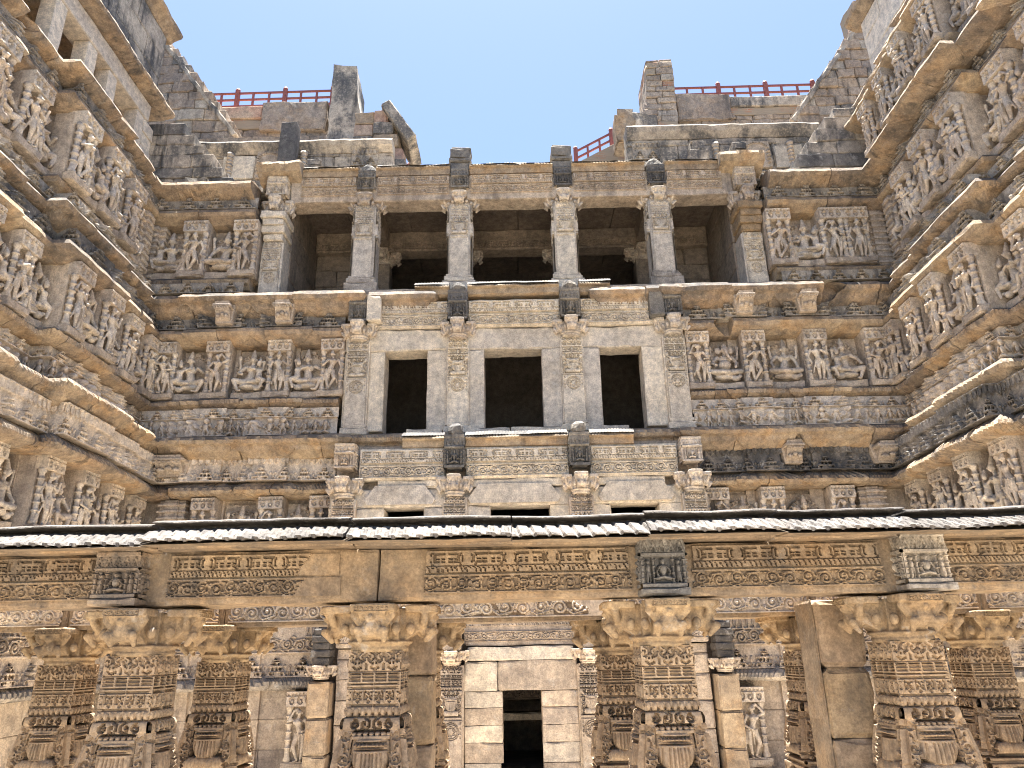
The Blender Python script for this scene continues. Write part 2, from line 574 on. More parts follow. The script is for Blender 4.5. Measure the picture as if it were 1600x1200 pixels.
def cv_pediment(L, h, res, dep=0.06, unit=None, seed=1):
    rnd = random.Random(seed)
    c = Cv(L, h, res)
    u = unit or 1.35 * h
    n = max(1, int(round(L / u)))
    u = L / n
    for j in range(n):
        cx = (j + 0.5) * u
        hw = 0.40 * u
        f = rnd.uniform(0.85, 1.0)
        prof = np.clip(1 - np.abs(c.X - cx) / hw, 0, 1) ** 0.75 * h * f * 0.96
        ins = (c.Z < np.floor(prof / (h / 6)) * (h / 6) + 0.4 * (prof % (h / 6))) & (prof > 0)
        c.H = np.where(ins, np.maximum(c.H, dep * (0.75 + 0.35 * (1 - np.abs(c.X - cx) / hw))), c.H)
        g = h / 5.0
        for r_ in range(1, 5):
            k = 5 - r_
            for q in range(-k, k + 1):
                hx, hz = cx + (q + 0.5 * (r_ % 2)) * g * 0.95, (r_ - 0.15) * g
                if abs(hx - cx) < hw * (1 - hz / h) * 0.95:
                    c.disc(hx, hz, g * 0.34, g * 0.40, -dep * 0.6, cut=True)
        for r_ in range(1, 4):
            c.H = np.where((np.abs(c.Z - r_ * g * 1.25) < g * 0.14) & (np.abs(c.X - cx) < hw * (1 - r_ * 0.25)), dep * 1.25, c.H)
        c.disc(cx, h * 0.14, 0.11 * u, 0.13 * h, dep * 0.5, dep * 0.7)
        # small pinnacle in the gap
        px_ = cx + u / 2
        if px_ < L - 0.02:
            c.disc(px_, h * 0.16, 0.085 * u, 0.17 * h, dep * 0.8)
            c.disc(px_, h * 0.38, 0.06 * u, 0.14 * h, dep * 0.8)
            c.disc(px_, h * 0.16, 0.03 * u, 0.06 * h, dep * 0.1, cut=True)
    c.rect(0, L, 0, 0.07 * h, dep * 1.1)
    return c

def cv_people(L, h, res, dep=0.09, seed=3):
    rnd = random.Random(seed)
    c = Cv(L, h, res)
    x = 0.05
    while x < L - 0.04:
        s = rnd.uniform(0.85, 1.05)
        k = rnd.random()
        hz = h * 0.80 * s
        c.disc(x, hz, 0.13 * h, 0.145 * h, dep * .6, dep * .45)
        c.disc(x + rnd.uniform(-.02, .02) * h, h * 0.5, 0.125 * h, 0.2 * h, dep * 0.6, dep * .3)
        sx = rnd.choice((-1, 1))
        if k < 0.6:
            c.stroke([(x - 0.05 * h, h * 0.38), (x - 0.09 * h * sx, h * 0.2), (x - 0.07 * h, h * 0.04)], 0.065 * h, dep * 0.8)
            c.stroke([(x + 0.05 * h, h * 0.38), (x + 0.13 * h * sx, h * 0.2), (x + 0.08 * h, h * 0.04)], 0.065 * h, dep * 0.8)
        else:
            c.stroke([(x - 0.2 * h, h * 0.16), (x, h * 0.24), (x + 0.2 * h, h * 0.16)], 0.09 * h, dep)
        c.stroke([(x - 0.13 * h, h * 0.62), (x - 0.24 * h, h * 0.45), (x - 0.14 * h, h * (0.35 if k < .5 else .66))], 0.045 * h, dep * 0.8)
        c.stroke([(x + 0.13 * h, h * 0.62), (x + 0.24 * h, h * 0.48), (x + 0.16 * h, h * (0.7 if k > .3 else .36))], 0.045 * h, dep * 0.8)
        x += h * rnd.uniform(0.52, 0.72)
    c.rect(0, L, 0, 0.05 * h, dep * 0.9)
    return c

def cv_lattice(L, h, res, dep=0.05, seed=5):
    """wall frieze: leaf fringe over linked pierced gables"""
    ph, lh = min(0.62 * h, 0.40), min(0.34 * h, 0.27)
    c = cv_pediment(L, ph, res, dep, unit=1.35 * ph, seed=seed)
    d = Cv(L, h, res)
    d.H[:c.nz, :] = c.H[:, :d.nx]
    for j in range(int(L / 0.1) + 1):
        for zz in (0.2, 0.5):
            d.disc(j * 0.1 + (0.05 if zz > .3 else 0), ph * zz, 0.028, 0.03, dep * 0.5)
    lf = tile(cv_leaf(lh, res, dep * 0.8, 0.13), L)
    k = d.nz - lf.nz
    d.H[k:, :] = np.maximum(d.H[k:, :], lf.H[:, :d.nx])
    mid = h - ph - lh - 0.03
    if mid > 0.12:
        sc = tile(cv_scroll(mid, res, dep * 0.8), L)
        k = c.nz + 1
        d.H[k:k + sc.nz, :] = np.maximum(d.H[k:k + sc.nz, :], sc.H[:d.nz - k, :d.nx])
    return d

# ------------------------------------------------------------------ running profiles along a plan path
def columns(path, seg):
    """points along the path with mitred outward offsets (outward is right of travel)"""
    P = [np.array(p, float) for p in path]
    n = len(P)
    dirs = [(P[i + 1] - P[i]) / np.linalg.norm(P[i + 1] - P[i]) for i in range(n - 1)]
    nor = [np.array([d[1], -d[0]]) for d in dirs]
    mit = []
    for i in range(n):
        if i == 0:
            mit.append(nor[0])
        elif i == n - 1:
            mit.append(nor[-1])
        else:
            a, b = nor[i - 1], nor[i]
            mit.append((a + b) / (1 + a @ b))
    base, off, s, seg_n = [], [], [], []
    acc = 0.0
    for i in range(n - 1):
        L = np.linalg.norm(P[i + 1] - P[i])
        k = max(1, int(round(L / seg)))
        ts = np.linspace(0, 1, k + 1)
        if i < n - 2:
            ts = ts[:-1]
        for t in ts:
            base.append(P[i] * (1 - t) + P[i + 1] * t)
            off.append(mit[i] * (1 - t) + mit[i + 1] * t)
            s.append(acc + L * t)
        acc += L
    return np.array(base), np.array(off), np.array(s)

def cut_path(path, s0, s1):
    P = [np.array(p, float) for p in path]
    out = []
    acc = 0.0
    for a, b in zip(P[:-1], P[1:]):
        L = np.linalg.norm(b - a)
        lo, hi = max(s0, acc), min(s1, acc + L)
        if hi - lo > 1e-6:
            p, q = a + (b - a) * (lo - acc) / L, a + (b - a) * (hi - acc) / L
            if not out or np.linalg.norm(out[-1] - p) > 1e-6:
                out.append(p)
            out.append(q)
        acc += L
    return out

def plen(path):
    return sum(math.dist(a, b) for a, b in zip(path[:-1], path[1:]))

def sweep(path, prof, seg=0.09, amp=0.012, chip=0.03, rib=None, seed=0.0, cap=True, dz=0.0, dd=0.0):
    """rib = (period, depth, slant, first, last) fluting on those profile points"""
    base, off, s = columns(path, seg if not rib else rib[0] / 8)
    pr = np.array(prof, float)
    n, m = len(base), len(pr)
    D = np.repeat(pr[None, :, 0], n, 0) + dd
    Z = np.repeat(pr[None, :, 1], n, 0) + dz
    if rib:
        per, dep, sl, k0, k1 = rib
        for k in range(k0, k1 + 1):
            t = (s / per + sl * (k - k0)) % 1.0
            cutd = dep * ((t < 0.24) + 0.5 * (t - 0.24) * (t >= 0.24))
            D[:, k] -= cutd * 0.6
            Z[:, k] -= cutd * (0.5 if pr[k, 1] > pr[min(k + 1, m - 1), 1] else -0.5)
    P = np.zeros((n, m, 3))
    P[..., :2] = base[:, None, :] + off[:, None, :] * D[..., None]
    P[..., 2] = Z
    tip = D.max()
    wgt = np.clip((D - tip + 0.18) / 0.18, 0, 1)
    q = fbm(P + seed, 3.2, 3)
    bite = np.clip(fbm(P * 1.0 + 77 + seed, 1.6, 3) - 0.25, 0, 1)
    A = amp * np.stack([fbm(P + 5 + seed, 2.1, 3), fbm(P + 55 + seed, 2.1, 3), fbm(P + 99 + seed, 2.1, 3)], -1)
    P[..., :2] -= off[:, None, :] * (wgt * chip * (0.5 + q + 2.2 * bite))[..., None]
    P[..., 2] += wgt * chip * 0.35 * q
    P += A
    b = MB()
    b.grid(P)
    if cap:
        for k in (0, n - 1):
            o = len(b.v)
            b.v.extend(map(tuple, P[k].tolist()))
            f = tuple(range(o, o + m))
            b.f.append(f if k == 0 else f[::-1])
    return b

def cornice(root, name, path, prof, mat, block=1.25, rib=None, seed=1, amp=0.012, chip=0.03, jit=0.018, gap=0.008, mats=None):
    rnd = random.Random(seed)
    L = plen(path)
    s = 0.0
    while s < L - 0.02:
        e = s + block * rnd.uniform(0.75, 1.3)
        if L - e < block * 0.4:
            e = L
        p = cut_path(path, s + gap, e - gap)
        b = sweep(p, prof, 0.09, amp, chip, rib, seed * 3.1 + s, True, rnd.uniform(-jit, jit) * 0.7, rnd.uniform(-jit, jit))
        b.build(name, rnd.choice(mats) if mats else mat, root)
        s = e
    return root

def relief(path, cv, z0, d0, name, mat, parent=None, back=0.12):
    base, off, s = columns(path, cv.res)
    idx = np.clip(np.searchsorted(cv.x, s), 0, cv.nx - 1)
    H = cv.H[:, idx].T
    n, m = H.shape
    D = np.pad(d0 + H, ((0, 0), (1, 1)), mode='constant', constant_values=d0 - back)
    Z = np.concatenate([[z0], z0 + cv.z, [z0 + cv.h]])[None, :].repeat(n, 0)
    P = np.zeros((n, m + 2, 3))
    P[..., :2] = base[:, None, :] + off[:, None, :] * D[..., None]
    P[..., 2] = Z
    b = MB()
    b.grid(P, flip=True)
    return b.build(name, mat, parent)

# ------------------------------------------------------------------ prototypes: figures
def fig_standing(var):
    rnd = random.Random(var * 11 + 3)
    b = MB()
    b.rs = 0.87
    m = 1 if var % 2 == 0 else -1
    sway = 0.035 * m
    hip = Vector((sway, 0, 0.5))
    b.ball((hip.x, 0, 0.49), (0.105, 0.075, 0.075))
    b.limb((hip.x, 0, 0.5), (0, -0.005, 0.62), 0.08, 0.06)
    ch = (-sway * 0.6, -0.01, 0.72)
    b.limb((0, -0.005, 0.62), ch, 0.062, 0.085)
    b.ball(ch, (0.105, 0.07, 0.085))
    if var in (0, 1, 3):
        for s in (-1, 1):
            b.ball((ch[0] + s * 0.047, -0.062, 0.725), 0.042)
    hd = (ch[0] + 0.02 * m, -0.035, 0.90)
    b.limb((ch[0], 0, 0.78), (hd[0], -0.01, 0.87), 0.036, 0.036)
    b.ball(hd, (0.054, 0.058, 0.066))
    b.ball((hd[0], hd[1] - 0.056, 0.892), (0.012, 0.016, 0.018))
    for s in (-1, 1):
        b.ball((hd[0] + s * 0.056, hd[1] + 0.01, 0.89), (0.014, 0.018, 0.03))
    if var in (0, 3):
        b.ball((hd[0] - 0.05 * m, 0.0, 0.95), (0.06, 0.05, 0.045))
    else:
        b.limb((hd[0], -0.02, 0.95), (hd[0], -0.01, 1.03), 0.05, 0.024)
    # legs
    b.limb((hip.x + 0.05 * m, 0, 0.47), (hip.x + 0.055 * m, -0.015, 0.27), 0.072, 0.05)
    b.limb((hip.x + 0.055 * m, -0.015, 0.27), (hip.x + 0.03 * m, 0, 0.05), 0.048, 0.03)
    b.limb((hip.x + 0.03 * m, 0, 0.03), (hip.x + 0.04 * m, -0.07, 0.02), 0.03, 0.02)
    kx = hip.x - (0.11 if var != 2 else 0.07) * m
    b.limb((hip.x - 0.05 * m, 0, 0.47), (kx, -0.05, 0.28), 0.07, 0.048)
    b.limb((kx, -0.05, 0.28), (hip.x - (0.04 if var != 1 else -0.02) * m, 0.0, 0.05), 0.046, 0.03)
    b.limb((hip.x - 0.05 * m, 0, 0.03), (hip.x - 0.08 * m, -0.06, 0.02), 0.03, 0.02)
    # arms
    sh = ch[2] + 0.045
    poses = {0: ((0.2, -.02, .60), (.09, -.1, .56), (-.2, -.03, .74), (-.10, -.02, .93)),
             1: ((.2, 0, .60), (.17, -.03, .42), (-.19, -.04, .62), (-.06, -.11, .70)),
             2: ((.21, -.02, .66), (.2, -.06, .83), (-.2, 0, .60), (-.16, -.04, .43)),
             3: ((.22, -.02, .80), (.08, -.02, .97), (-.18, -.03, .60), (-.05, -.1, .52))}[var % 4]
    for k, s in ((0, 1), (2, -1)):
        e, hnd = poses[k], poses[k + 1]
        b.limb((ch[0] + s * 0.115, 0, sh), e, 0.038, 0.03)
        b.limb(e, hnd, 0.03, 0.022)
        b.ball(hnd, 0.03)
    # girdle, necklace, sashes
    for t in np.linspace(0, 2 * math.pi, 12):
        b.ball((hip.x + 0.105 * math.cos(t), 0.08 * math.sin(t), 0.515 + 0.012 * math.sin(2 * t)), 0.017, 6, 4)
    b.limb((hip.x, -0.075, 0.5), (hip.x + 0.01, -0.07, 0.24), 0.02, 0.012)
    b.limb((hip.x + 0.09 * m, -0.02, 0.5), (hip.x + 0.15 * m, 0.0, 0.12), 0.018, 0.024)
    b.limb((hip.x - 0.09 * m, -0.02, 0.5), (hip.x - 0.16 * m, 0.02, 0.2), 0.016, 0.022)
    # small attendant by the foot
    if var in (1, 2):
        ax = -0.2 * m
        b.limb((ax, 0, 0.05), (ax, -0.01, 0.17), 0.045, 0.04)
        b.ball((ax, -0.03, 0.235), 0.032)
    return b

def fig_seated(var):
    b = MB()
    b.rs = 0.9
    m = 1 if var % 2 == 0 else -1
    lean = 0.03 * m
    b.ball((0, 0, 0.24), (0.16, 0.12, 0.09))
    b.limb((0, 0, 0.26), (lean, -0.01, 0.42), 0.11, 0.085)
    b.ball((lean, -0.015, 0.5), (0.145, 0.09, 0.10))
    hd = (lean * 1.3, -0.05, 0.715)
    b.limb((lean, 0, 0.56), (hd[0], -0.02, 0.67), 0.05, 0.046)
    if var == 4:                                                       # elephant-headed
        b.ball(hd, (0.095, 0.085, 0.09))
        for s in (-1, 1):
            b.ball((hd[0] + s * 0.13, 0.0, 0.715), (0.075, 0.025, 0.085))
        b.limb((hd[0], -0.11, 0.69), (hd[0] + 0.01, -0.16, 0.56), 0.045, 0.036)
        b.limb((hd[0] + 0.01, -0.16, 0.56), (hd[0] + 0.08, -0.15, 0.46), 0.036, 0.026)
        b.ball((0, -0.07, 0.36), (0.15, 0.12, 0.12))
        b.ball((hd[0], -0.02, 0.81), (0.06, 0.06, 0.05))
    else:
        b.ball(hd, (0.07, 0.075, 0.085))
        b.ball((hd[0], hd[1] - 0.072, 0.705), (0.015, 0.02, 0.022))
        for s in (-1, 1):
            b.ball((hd[0] + s * 0.072, hd[1] + 0.015, 0.70), (0.018, 0.022, 0.04))
        b.limb((hd[0], -0.03, 0.78), (hd[0], -0.015, 0.92), 0.068, 0.028)
    # legs
    if var in (0, 4):
        b.limb((0.09, -0.03, 0.2), (0.3, -0.12, 0.2), 0.085, 0.062)
        b.limb((0.3, -0.12, 0.2), (-0.02, -0.17, 0.15), 0.06, 0.04)
        b.limb((-0.09, -0.03, 0.2), (-0.3, -0.12, 0.2), 0.085, 0.062)
        b.limb((-0.3, -0.12, 0.2), (0.04, -0.2, 0.17), 0.06, 0.04)
    else:
        b.limb((0.09 * m, -0.03, 0.2), (0.31 * m, -0.12, 0.22), 0.085, 0.06)
        b.limb((0.31 * m, -0.12, 0.22), (0.0, -0.17, 0.17), 0.058, 0.04)
        b.limb((-0.09 * m, -0.03, 0.2), (-0.29 * m, -0.14, 0.22), 0.085, 0.06)
        b.limb((-0.29 * m, -0.14, 0.22), (-0.2 * m, -0.14, 0.0), 0.056, 0.036)
        b.limb((-0.2 * m, -0.13, 0.0), (-0.12 * m, -0.2, -0.02), 0.036, 0.024)
    # arms
    sh = 0.55
    A = {0: (((.25, -.02, .42), (.24, -.12, .28)), ((-.25, -.02, .42), (-.24, -.12, .28))),
         1: (((.25, -.03, .44), (.17, -.14, .5)), ((-.26, -.02, .43), (-.22, -.1, .26))),
         2: (((.24, -.02, .48), (.28, -.08, .64)), ((-.25, -.02, .42), (-.14, -.14, .36))),
         3: (((.26, -.02, .46), (.28, -.1, .34)), ((-.24, -.02, .48), (-.27, -.08, .66))),
         4: (((.25, -.03, .42), (.2, -.14, .3)), ((-.25, -.03, .42), (-.2, -.14, .34)))}[var]
    for s, (e, hnd) in ((1, A[0]), (-1, A[1])):
        b.limb((lean + s * 0.15, 0, sh), e, 0.052, 0.04)
        b.limb(e, hnd, 0.04, 0.03)
        b.ball(hnd, 0.04)
    if var in (0, 2, 4):                                                 # upper pair of arms
        for s in (-1, 1):
            e, hnd = (lean + s * 0.26, 0.02, 0.52), (lean + s * 0.28, 0.0, 0.72)
            b.limb((lean + s * 0.13, 0.02, sh), e, 0.045, 0.036)
            b.limb(e, hnd, 0.034, 0.028)
            b.ball((hnd[0], hnd[1], hnd[2] + 0.05), (0.045, 0.03, 0.06))
    if var in (1, 2, 3):                                                 # consort on the knee
        cx = 0.2 * m
        b.limb((cx, -0.12, 0.28), (cx + 0.01 * m, -0.1, 0.44), 0.075, 0.06)
        b.ball((cx, -0.12, 0.43), (0.085, 0.06, 0.06))
        b.ball((cx - 0.01 * m, -0.13, 0.58), (0.05, 0.055, 0.06))
        b.limb((cx, -0.12, 0.62), (cx + 0.01 * m, -0.1, 0.7), 0.05, 0.022)
        b.limb((cx - .08 * m, -.12, .47), (0.0, -.13, .5), 0.03, 0.024)
        b.limb((cx, -.15, .26), (cx + .12 * m, -.2, .2), 0.06, 0.045)
        b.limb((cx + .12 * m, -.2, .2), (cx + .06 * m, -.2, .02), 0.042, 0.028)
    # necklace and belt beads
    for t in np.linspace(math.pi, 2 * math.pi, 8):
        b.ball((lean + 0.09 * math.cos(t), -0.08 - 0.02 * abs(math.sin(t)), 0.55 + 0.07 * math.sin(t)), 0.018, 6, 4)
    # little mount and cushion under the seat
    b.ball((0, -0.03, 0.1), (0.26, 0.13, 0.075))
    b.ball((0.18 * m, -0.1, 0.05), (0.1, 0.08, 0.07))
    b.ball((0.27 * m, -0.12, 0.09), (0.05, 0.05, 0.045))
    return b

STAND = [melt(fig_standing(k), 'figure', 'fig', 0.0095, 1) for k in range(4)]
SEAT = [melt(fig_seated(k), 'figure', 'fig', 0.0105, 1) for k in range(5)]

def colonette_mesh(h, r=0.045):
    pr = [(0, 0), (r * 1.5, 0), (r * 1.5, h * .06), (r * 1.1, h * .09)]
    for k in range(1, 6):
        z = h * (0.1 + k * 0.14)
        pr += [(r, z - 0.05 * h), (r, z - 0.012), (r * 1.42, z - 0.006), (r * 1.42, z + 0.012), (r, z + 0.018)]
    pr += [(r, h * .9), (r * 1.5, h * .93), (r * 1.6, h), (0, h)]
    return MB().lathe(pr, n=12).rough(0.003, 9).mesh('colonette', 'fig', True)
CLN = colonette_mesh(0.93)

def block_relief(w_, h, seed, dep=0.05, res=0.014):
    rnd = random.Random(seed)
    c = Cv(w_, h, res, dep)
    for k in range(3):
        cx = w_ * (0.2 + 0.3 * k)
        c.disc(cx, h * 0.4, w_ * 0.1, h * 0.26, 0.0, cut=True)
        c.disc(cx, h * 0.36, w_ * 0.05, h * 0.14, dep)
    for k in range(7):
        c.disc(w_ * (k + 0.5) / 7, h * 0.82, w_ * 0.04, h * 0.07, 0.01, cut=True)
    c.rect(0, w_, h * 0.68, h * 0.73, dep * 0.4)
    return c.wear(0.006, 9, seed)
TOPBLOCK = block_relief(0.5, 0.25, 1).mesh('top_block', 'fig', back=0.2)

def half_slab():
    return MB().rbox(-0.25, 0.25, -0.24, 0.1, 0, 1.3, 0.2, 0.006, 0.012).mesh('back_slab', 'wall')
SLAB = half_slab()
PED = MB().rbox(-0.27, 0.27, -0.42, -0.22, 0.0, 0.15, 0.12, 0.01, 0.03).mesh('pedestal', 'wall')

def halo_mesh(pointed):
    w_, h, res = 0.78, 1.22, 0.016
    c = Cv(w_, h, res)
    x = np.abs(c.X - w_ / 2)
    zc = h * 0.60
    r = np.hypot(x, np.maximum(c.Z - zc, 0))
    Rm = 0.36
    if pointed:
        Rm = 0.36 + 0.06 * np.clip((c.Z - zc) / 0.4, 0, 1) * (x < 0.1)
    ins = r < Rm
    c.H = np.where(ins, 0.07, -0.02)
    ring = ins & (r > Rm - 0.075)
    c.H = np.where(ring, 0.095, c.H)
    for a in np.linspace(0, math.pi, 13):
        c.disc(w_ / 2 + 0.325 * math.cos(a), zc + 0.325 * math.sin(a), 0.022, 0.022, 0.05, cut=True)
    for s in (-1, 1):
        for k in range(4):
            c.disc(w_ / 2 + s * 0.29, 0.2 + 0.15 * k, 0.055, 0.06, 0.10, 0.06)
            c.disc(w_ / 2 + s * 0.325, 0.275 + 0.15 * k, 0.022, 0.02, 0.0, cut=True)
    c.wear(0.008, 7)
    return c.mesh('halo_slab', 'wall', back=0.12)
HALO = [halo_mesh(False), halo_mesh(True)]
SPED = MB().rbox(-0.34, 0.34, -0.3, -0.05, 0.0, 0.16, 0.12, 0.012, 0.03).mesh('pedestal', 'wall')

def proto_standing(v):
    t = thing('standing_statue', 'carved standing figure', 'statue')
    put('back_slab', SLAB, t)
    put('pedestal', PED, t)
    for s in (-1, 1):
        put('colonette', CLN, t, (s * 0.195, -0.31, 0.14))
    put('top_block', TOPBLOCK, t, (-0.25, -0.36, 1.05))
    put('figure', STAND[v], t, (0, -0.345, 0.14), 0, (0.98, 1.05, 0.9))
    return t

def proto_seated(v, halo):
    t = thing('seated_statue', 'carved seated figure', 'statue')
    put('halo_slab', HALO[halo], t, (-0.39, 0.03, 0.0))
    put('pedestal', SPED, t)
    put('figure', SEAT[v], t, (0, -0.16, 0.2), 0, (1.05, 1.05, 1.02))
    return t

def stepped_pilaster():
    """ringed corner pilaster without a figure"""
    t = thing('stepped_pilaster', 'stepped ringed pilaster', 'pilaster')
    b = MB()
    b.rbox(-0.27, 0.27, -0.2, 0.1, 0, 1.3, 0.2, 0.006, 0.012)
    b.build('shaft', 'wall', t)
    r = MB()
    z = 0.06
    while z < 1.2:
        r.rbox(-0.30, 0.30, -0.24, 0.05, z, z + 0.045, 0.12, 0.005, 0.012, 0.012)
        r.rbox(-0.16, 0.16, -0.30, -0.1, z - 0.01, z + 0.05, 0.12, 0.005, 0.012, 0.012)
        z += 0.14
    r.build('ring_moulding', 'fig', t)
    MB().rbox(-0.14, 0.14, -0.27, -0.1, 0, 1.3, 0.2, 0.006, 0.012).build('front_rib', 'wall', t)
    return t

PROTO = {}
used = set()
def statue(kind, loc, rz, h, label, group, width=1.0):
    """kind: ('st', v) / ('se', v) / ('pi',)"""
    if kind not in PROTO:
        PROTO[kind] = proto_standing(kind[1]) if kind[0] == 'st' else proto_seated(kind[1], kind[1] % 2) if kind[0] == 'se' else stepped_pilaster()
    s = h / 1.3
    o = PROTO[kind]
    if kind in used:
        return dup(o, loc, rz, label, group, (s * width, s, s))
    used.add(kind)
    o.location, o.rotation_euler, o.scale = loc, (0, 0, rz), (s * width, s, s)
    return tag(o, label, None, group)

# ------------------------------------------------------------------ prototypes: pillars
def shaft_canvas(w_, H_, res, seed=1, sc=1.0, dep=0.03):
    """carved face of a pillar; t is measured down from the top of the shaft"""
    c = Cv(w_, H_, res, 0.0)
    x = lambda f: w_ * f
    def z(t):
        return H_ - t * sc
    # band of masks and foliage
    n = 3
    for k in range(n):
        cx = x((k + 0.5) / n)
        for s in (-1, 1):
            c.stroke(spiral(cx + s * x(.085), z(.055), .05 * sc, .012 * sc, .9, math.pi * (.5 if s > 0 else .5), s), 0.012 * sc, -dep, cut=True)
        c.disc(cx, z(.11), x(.07), .045 * sc, dep * 0.9)
        c.stroke([(cx - x(.07), z(.135)), (cx, z(.155)), (cx + x(.07), z(.135))], 0.009 * sc, -dep, cut=True)
        for s in (-1, 1):
            c.disc(cx + s * x(.03), z(.1), x(.014), .01 * sc, -dep, cut=True)
        c.disc(cx + x(.5 / n), z(.03), x(.03), .02 * sc, -dep, cut=True)
        c.disc(cx + x(.5 / n), z(.13), x(.02), .03 * sc, -dep, cut=True)
    c.rect(0, w_, z(.18), z(.17), -dep * 0.6)
    # slots and lozenges
    for k in range(4):
        a = x(0.03 + 0.245 * k)
        c.rect(a, a + x(.2), z(.198), z(.183), -dep * 1.3)
        for q in range(3):
            cx = a + x(.035 + .067 * q)
            for zz in (.215, .242):
                c.stroke([(cx - x(.02), z(zz)), (cx + x(.02), z(zz))], .0085 * sc, -dep * 1.1, cut=True)
    for k in range(2):
        a = x(0.02 + 0.49 * k)
        c.rect(a, a + x(.46), z(.279), z(.267), -dep * 1.2)
        c.rect(a, a + x(.46), z(.316), z(.299), -dep * 1.3)
    # leaf and figure band
    n = 5
    for k in range(n):
        cx = x((k + .5) / n)
        for s in (-1, 1):
            c.stroke(spiral(cx + s * x(.045), z(.375), .035 * sc, .012 * sc, .8, math.pi / 2, s, 12), 0.008 * sc, -dep * 0.9, cut=True)
        c.stroke([(cx, z(.34)), (cx, z(.42))], .009 * sc, dep * .5)
        c.disc(cx + x(.5 / n), z(.35), x(.025), .012 * sc, -dep, cut=True)
        c.disc(cx + x(.5 / n), z(.415), x(.03), .014 * sc, -dep * .8, cut=True)
    for k in range(2):
        a = x(0.02 + 0.49 * k)
        c.rect(a, a + x(.46), z(.458), z(.445), -dep * 1.3)
    # hanging petals
    for k in range(8):
        cx = x((k + .5) / 8)
        c.disc(cx, z(.497), x(.045), .035 * sc, dep * .8)
        c.disc(cx + x(.5 / 8), z(.52), x(.018), .012 * sc, -dep, cut=True)
    c.rect(0, w_, z(.545), z(.535), -dep)
    # pot of foliage: lip
    lip = (c.Z < z(.545)) & (c.Z > z(.645))
    c.H[lip] = 0.035 * sc * np.sqrt(np.clip(1 - ((c.Z[lip] - z(.595)) / (.06 * sc)) ** 2, 0, 1))
    for s in (-1, 1):
        for j, r in enumerate((.05, .034)):
            c.stroke(spiral(x(.5) + s * x(.12 + .19 * j), z(.6), r * sc, .012 * sc, 1.0, math.pi / 2, s, 16), .011 * sc, -dep, cut=True)
    # recess, pot, side brackets
    m = (c.Z < z(.645)) & (c.Z > z(1.12))
    c.H[m] = -0.085 * sc
    def prof(zt):
        return np.interp(zt, [.70, .74, .80, .88, .95, .985], [.32, .33, .325, .30, .23, .17])
    T = (H_ - c.Z) / sc
    pw = prof(T) * w_
    xx = np.abs(c.X - w_ / 2)
    pot = (T > .70) & (T < .985) & (xx < pw)
    bul = 0.10 * sc * np.sqrt(np.clip(1 - (xx / np.maximum(pw, 1e-6)) ** 2, 0, 1)) - 0.05 * sc
    fl = 0.016 * sc * (((c.X / (w_ * 0.055)) % 1.0) < 0.3)
    bul = bul - np.where(T > .82, fl, 0)
    c.H = np.where(pot, bul, c.H)
    for zz in (.745, .775, .80):
        c.stroke([(w_ / 2 - w_ * .29, z(zz)), (w_ / 2 + w_ * .29, z(zz))], .006 * sc, .0 if zz != .775 else .02 * sc, cut=True)
    for k in range(9):
        c.disc(x(.26 + .06 * k), z(.76), x(.02), .012 * sc, .03 * sc, .035 * sc)
    c.rect(x(.17), x(.83), z(.715), z(.69), .028 * sc)
    for k in range(7):
        c.disc(x(.2 + .1 * k), z(.675), x(.05), .02 * sc, .035 * sc, -.01 * sc)
    cush = (T > .985) & (T < 1.10) & (xx < w_ * .36)
    c.H = np.where(cush, 0.035 * sc * np.sqrt(np.clip(1 - ((T - 1.04) / .058) ** 2, 0, 1)) * (1 - .15 * ((c.X / (w_ * .06)) % 1 < .3)), c.H)
    c.disc(x(.5), z(1.03), x(.07), .05 * sc, .03 * sc, .02 * sc)
    c.rect(x(.14), x(.86), z(1.13), z(1.10), -0.06 * sc)
    for s in (-1, 1):
        f = s * (c.X - w_ / 2) / w_
        lo = np.interp(T, [.63, .70, .78, .86, .94, 1.02, 1.11], [.30, .36, .345, .30, .27, .33, .40])
        hi = np.interp(T, [.63, .70, .80, .90, .98, 1.06, 1.11], [.50, .50, .495, .50, .48, .455, .45])
        band = (f > lo) & (f < hi) & (T > .64) & (T < 1.115)
        rim = (np.minimum(f - lo, hi - f) < .022) & band
        c.H = np.where(band, np.where(rim, 0.034 * sc, 0.02 * sc), c.H)
        c0 = .5 + s * .40
        for zz, r, c1 in ((.70, .03, .43), (.865, .052, .39), (.975, .042, .375), (1.06, .022, .41)):
            c.stroke(spiral(x(.5 + s * c1), z(zz), r * sc, .01 * sc, 1.3, math.pi / 2, s, 18), .0085 * sc, -.02 * sc, cut=True)
        for zz, c1 in ((.76, .43), (.79, .40), (.925, .44), (.93, .33), (1.02, .37)):
            c.disc(x(.5 + s * c1), z(zz), x(.018), .013 * sc, -.02 * sc, cut=True)
    # medallion die
    if H_ > 1.2 * sc:
        c.rect(0, w_, z(1.16), z(1.13), 0.02 * sc)
        c.H[(T > 1.19)] = 0.03 * sc
        for rr in (.19, .155):
            c.stroke(spiral(x(.5), z(1.42), rr * sc, rr * sc, 1.0, 0, 1, 30), .009 * sc, 0.0, cut=True)
        for a in np.linspace(0, 2 * math.pi, 9)[:-1]:
            c.stroke(spiral(x(.5) + .09 * sc * math.cos(a), z(1.42) + .09 * sc * math.sin(a), .035 * sc, .01 * sc, 1.1, a, 1, 12), .008 * sc, 0.0, cut=True)
        for s in (-1, 1):
            for k in range(4):
                c.disc(x(.5 + s * .43), z(1.25 + .1 * k), x(.03), .03 * sc, 0.0, cut=True)
    return c.wear(0.004 * sc, 8, seed)

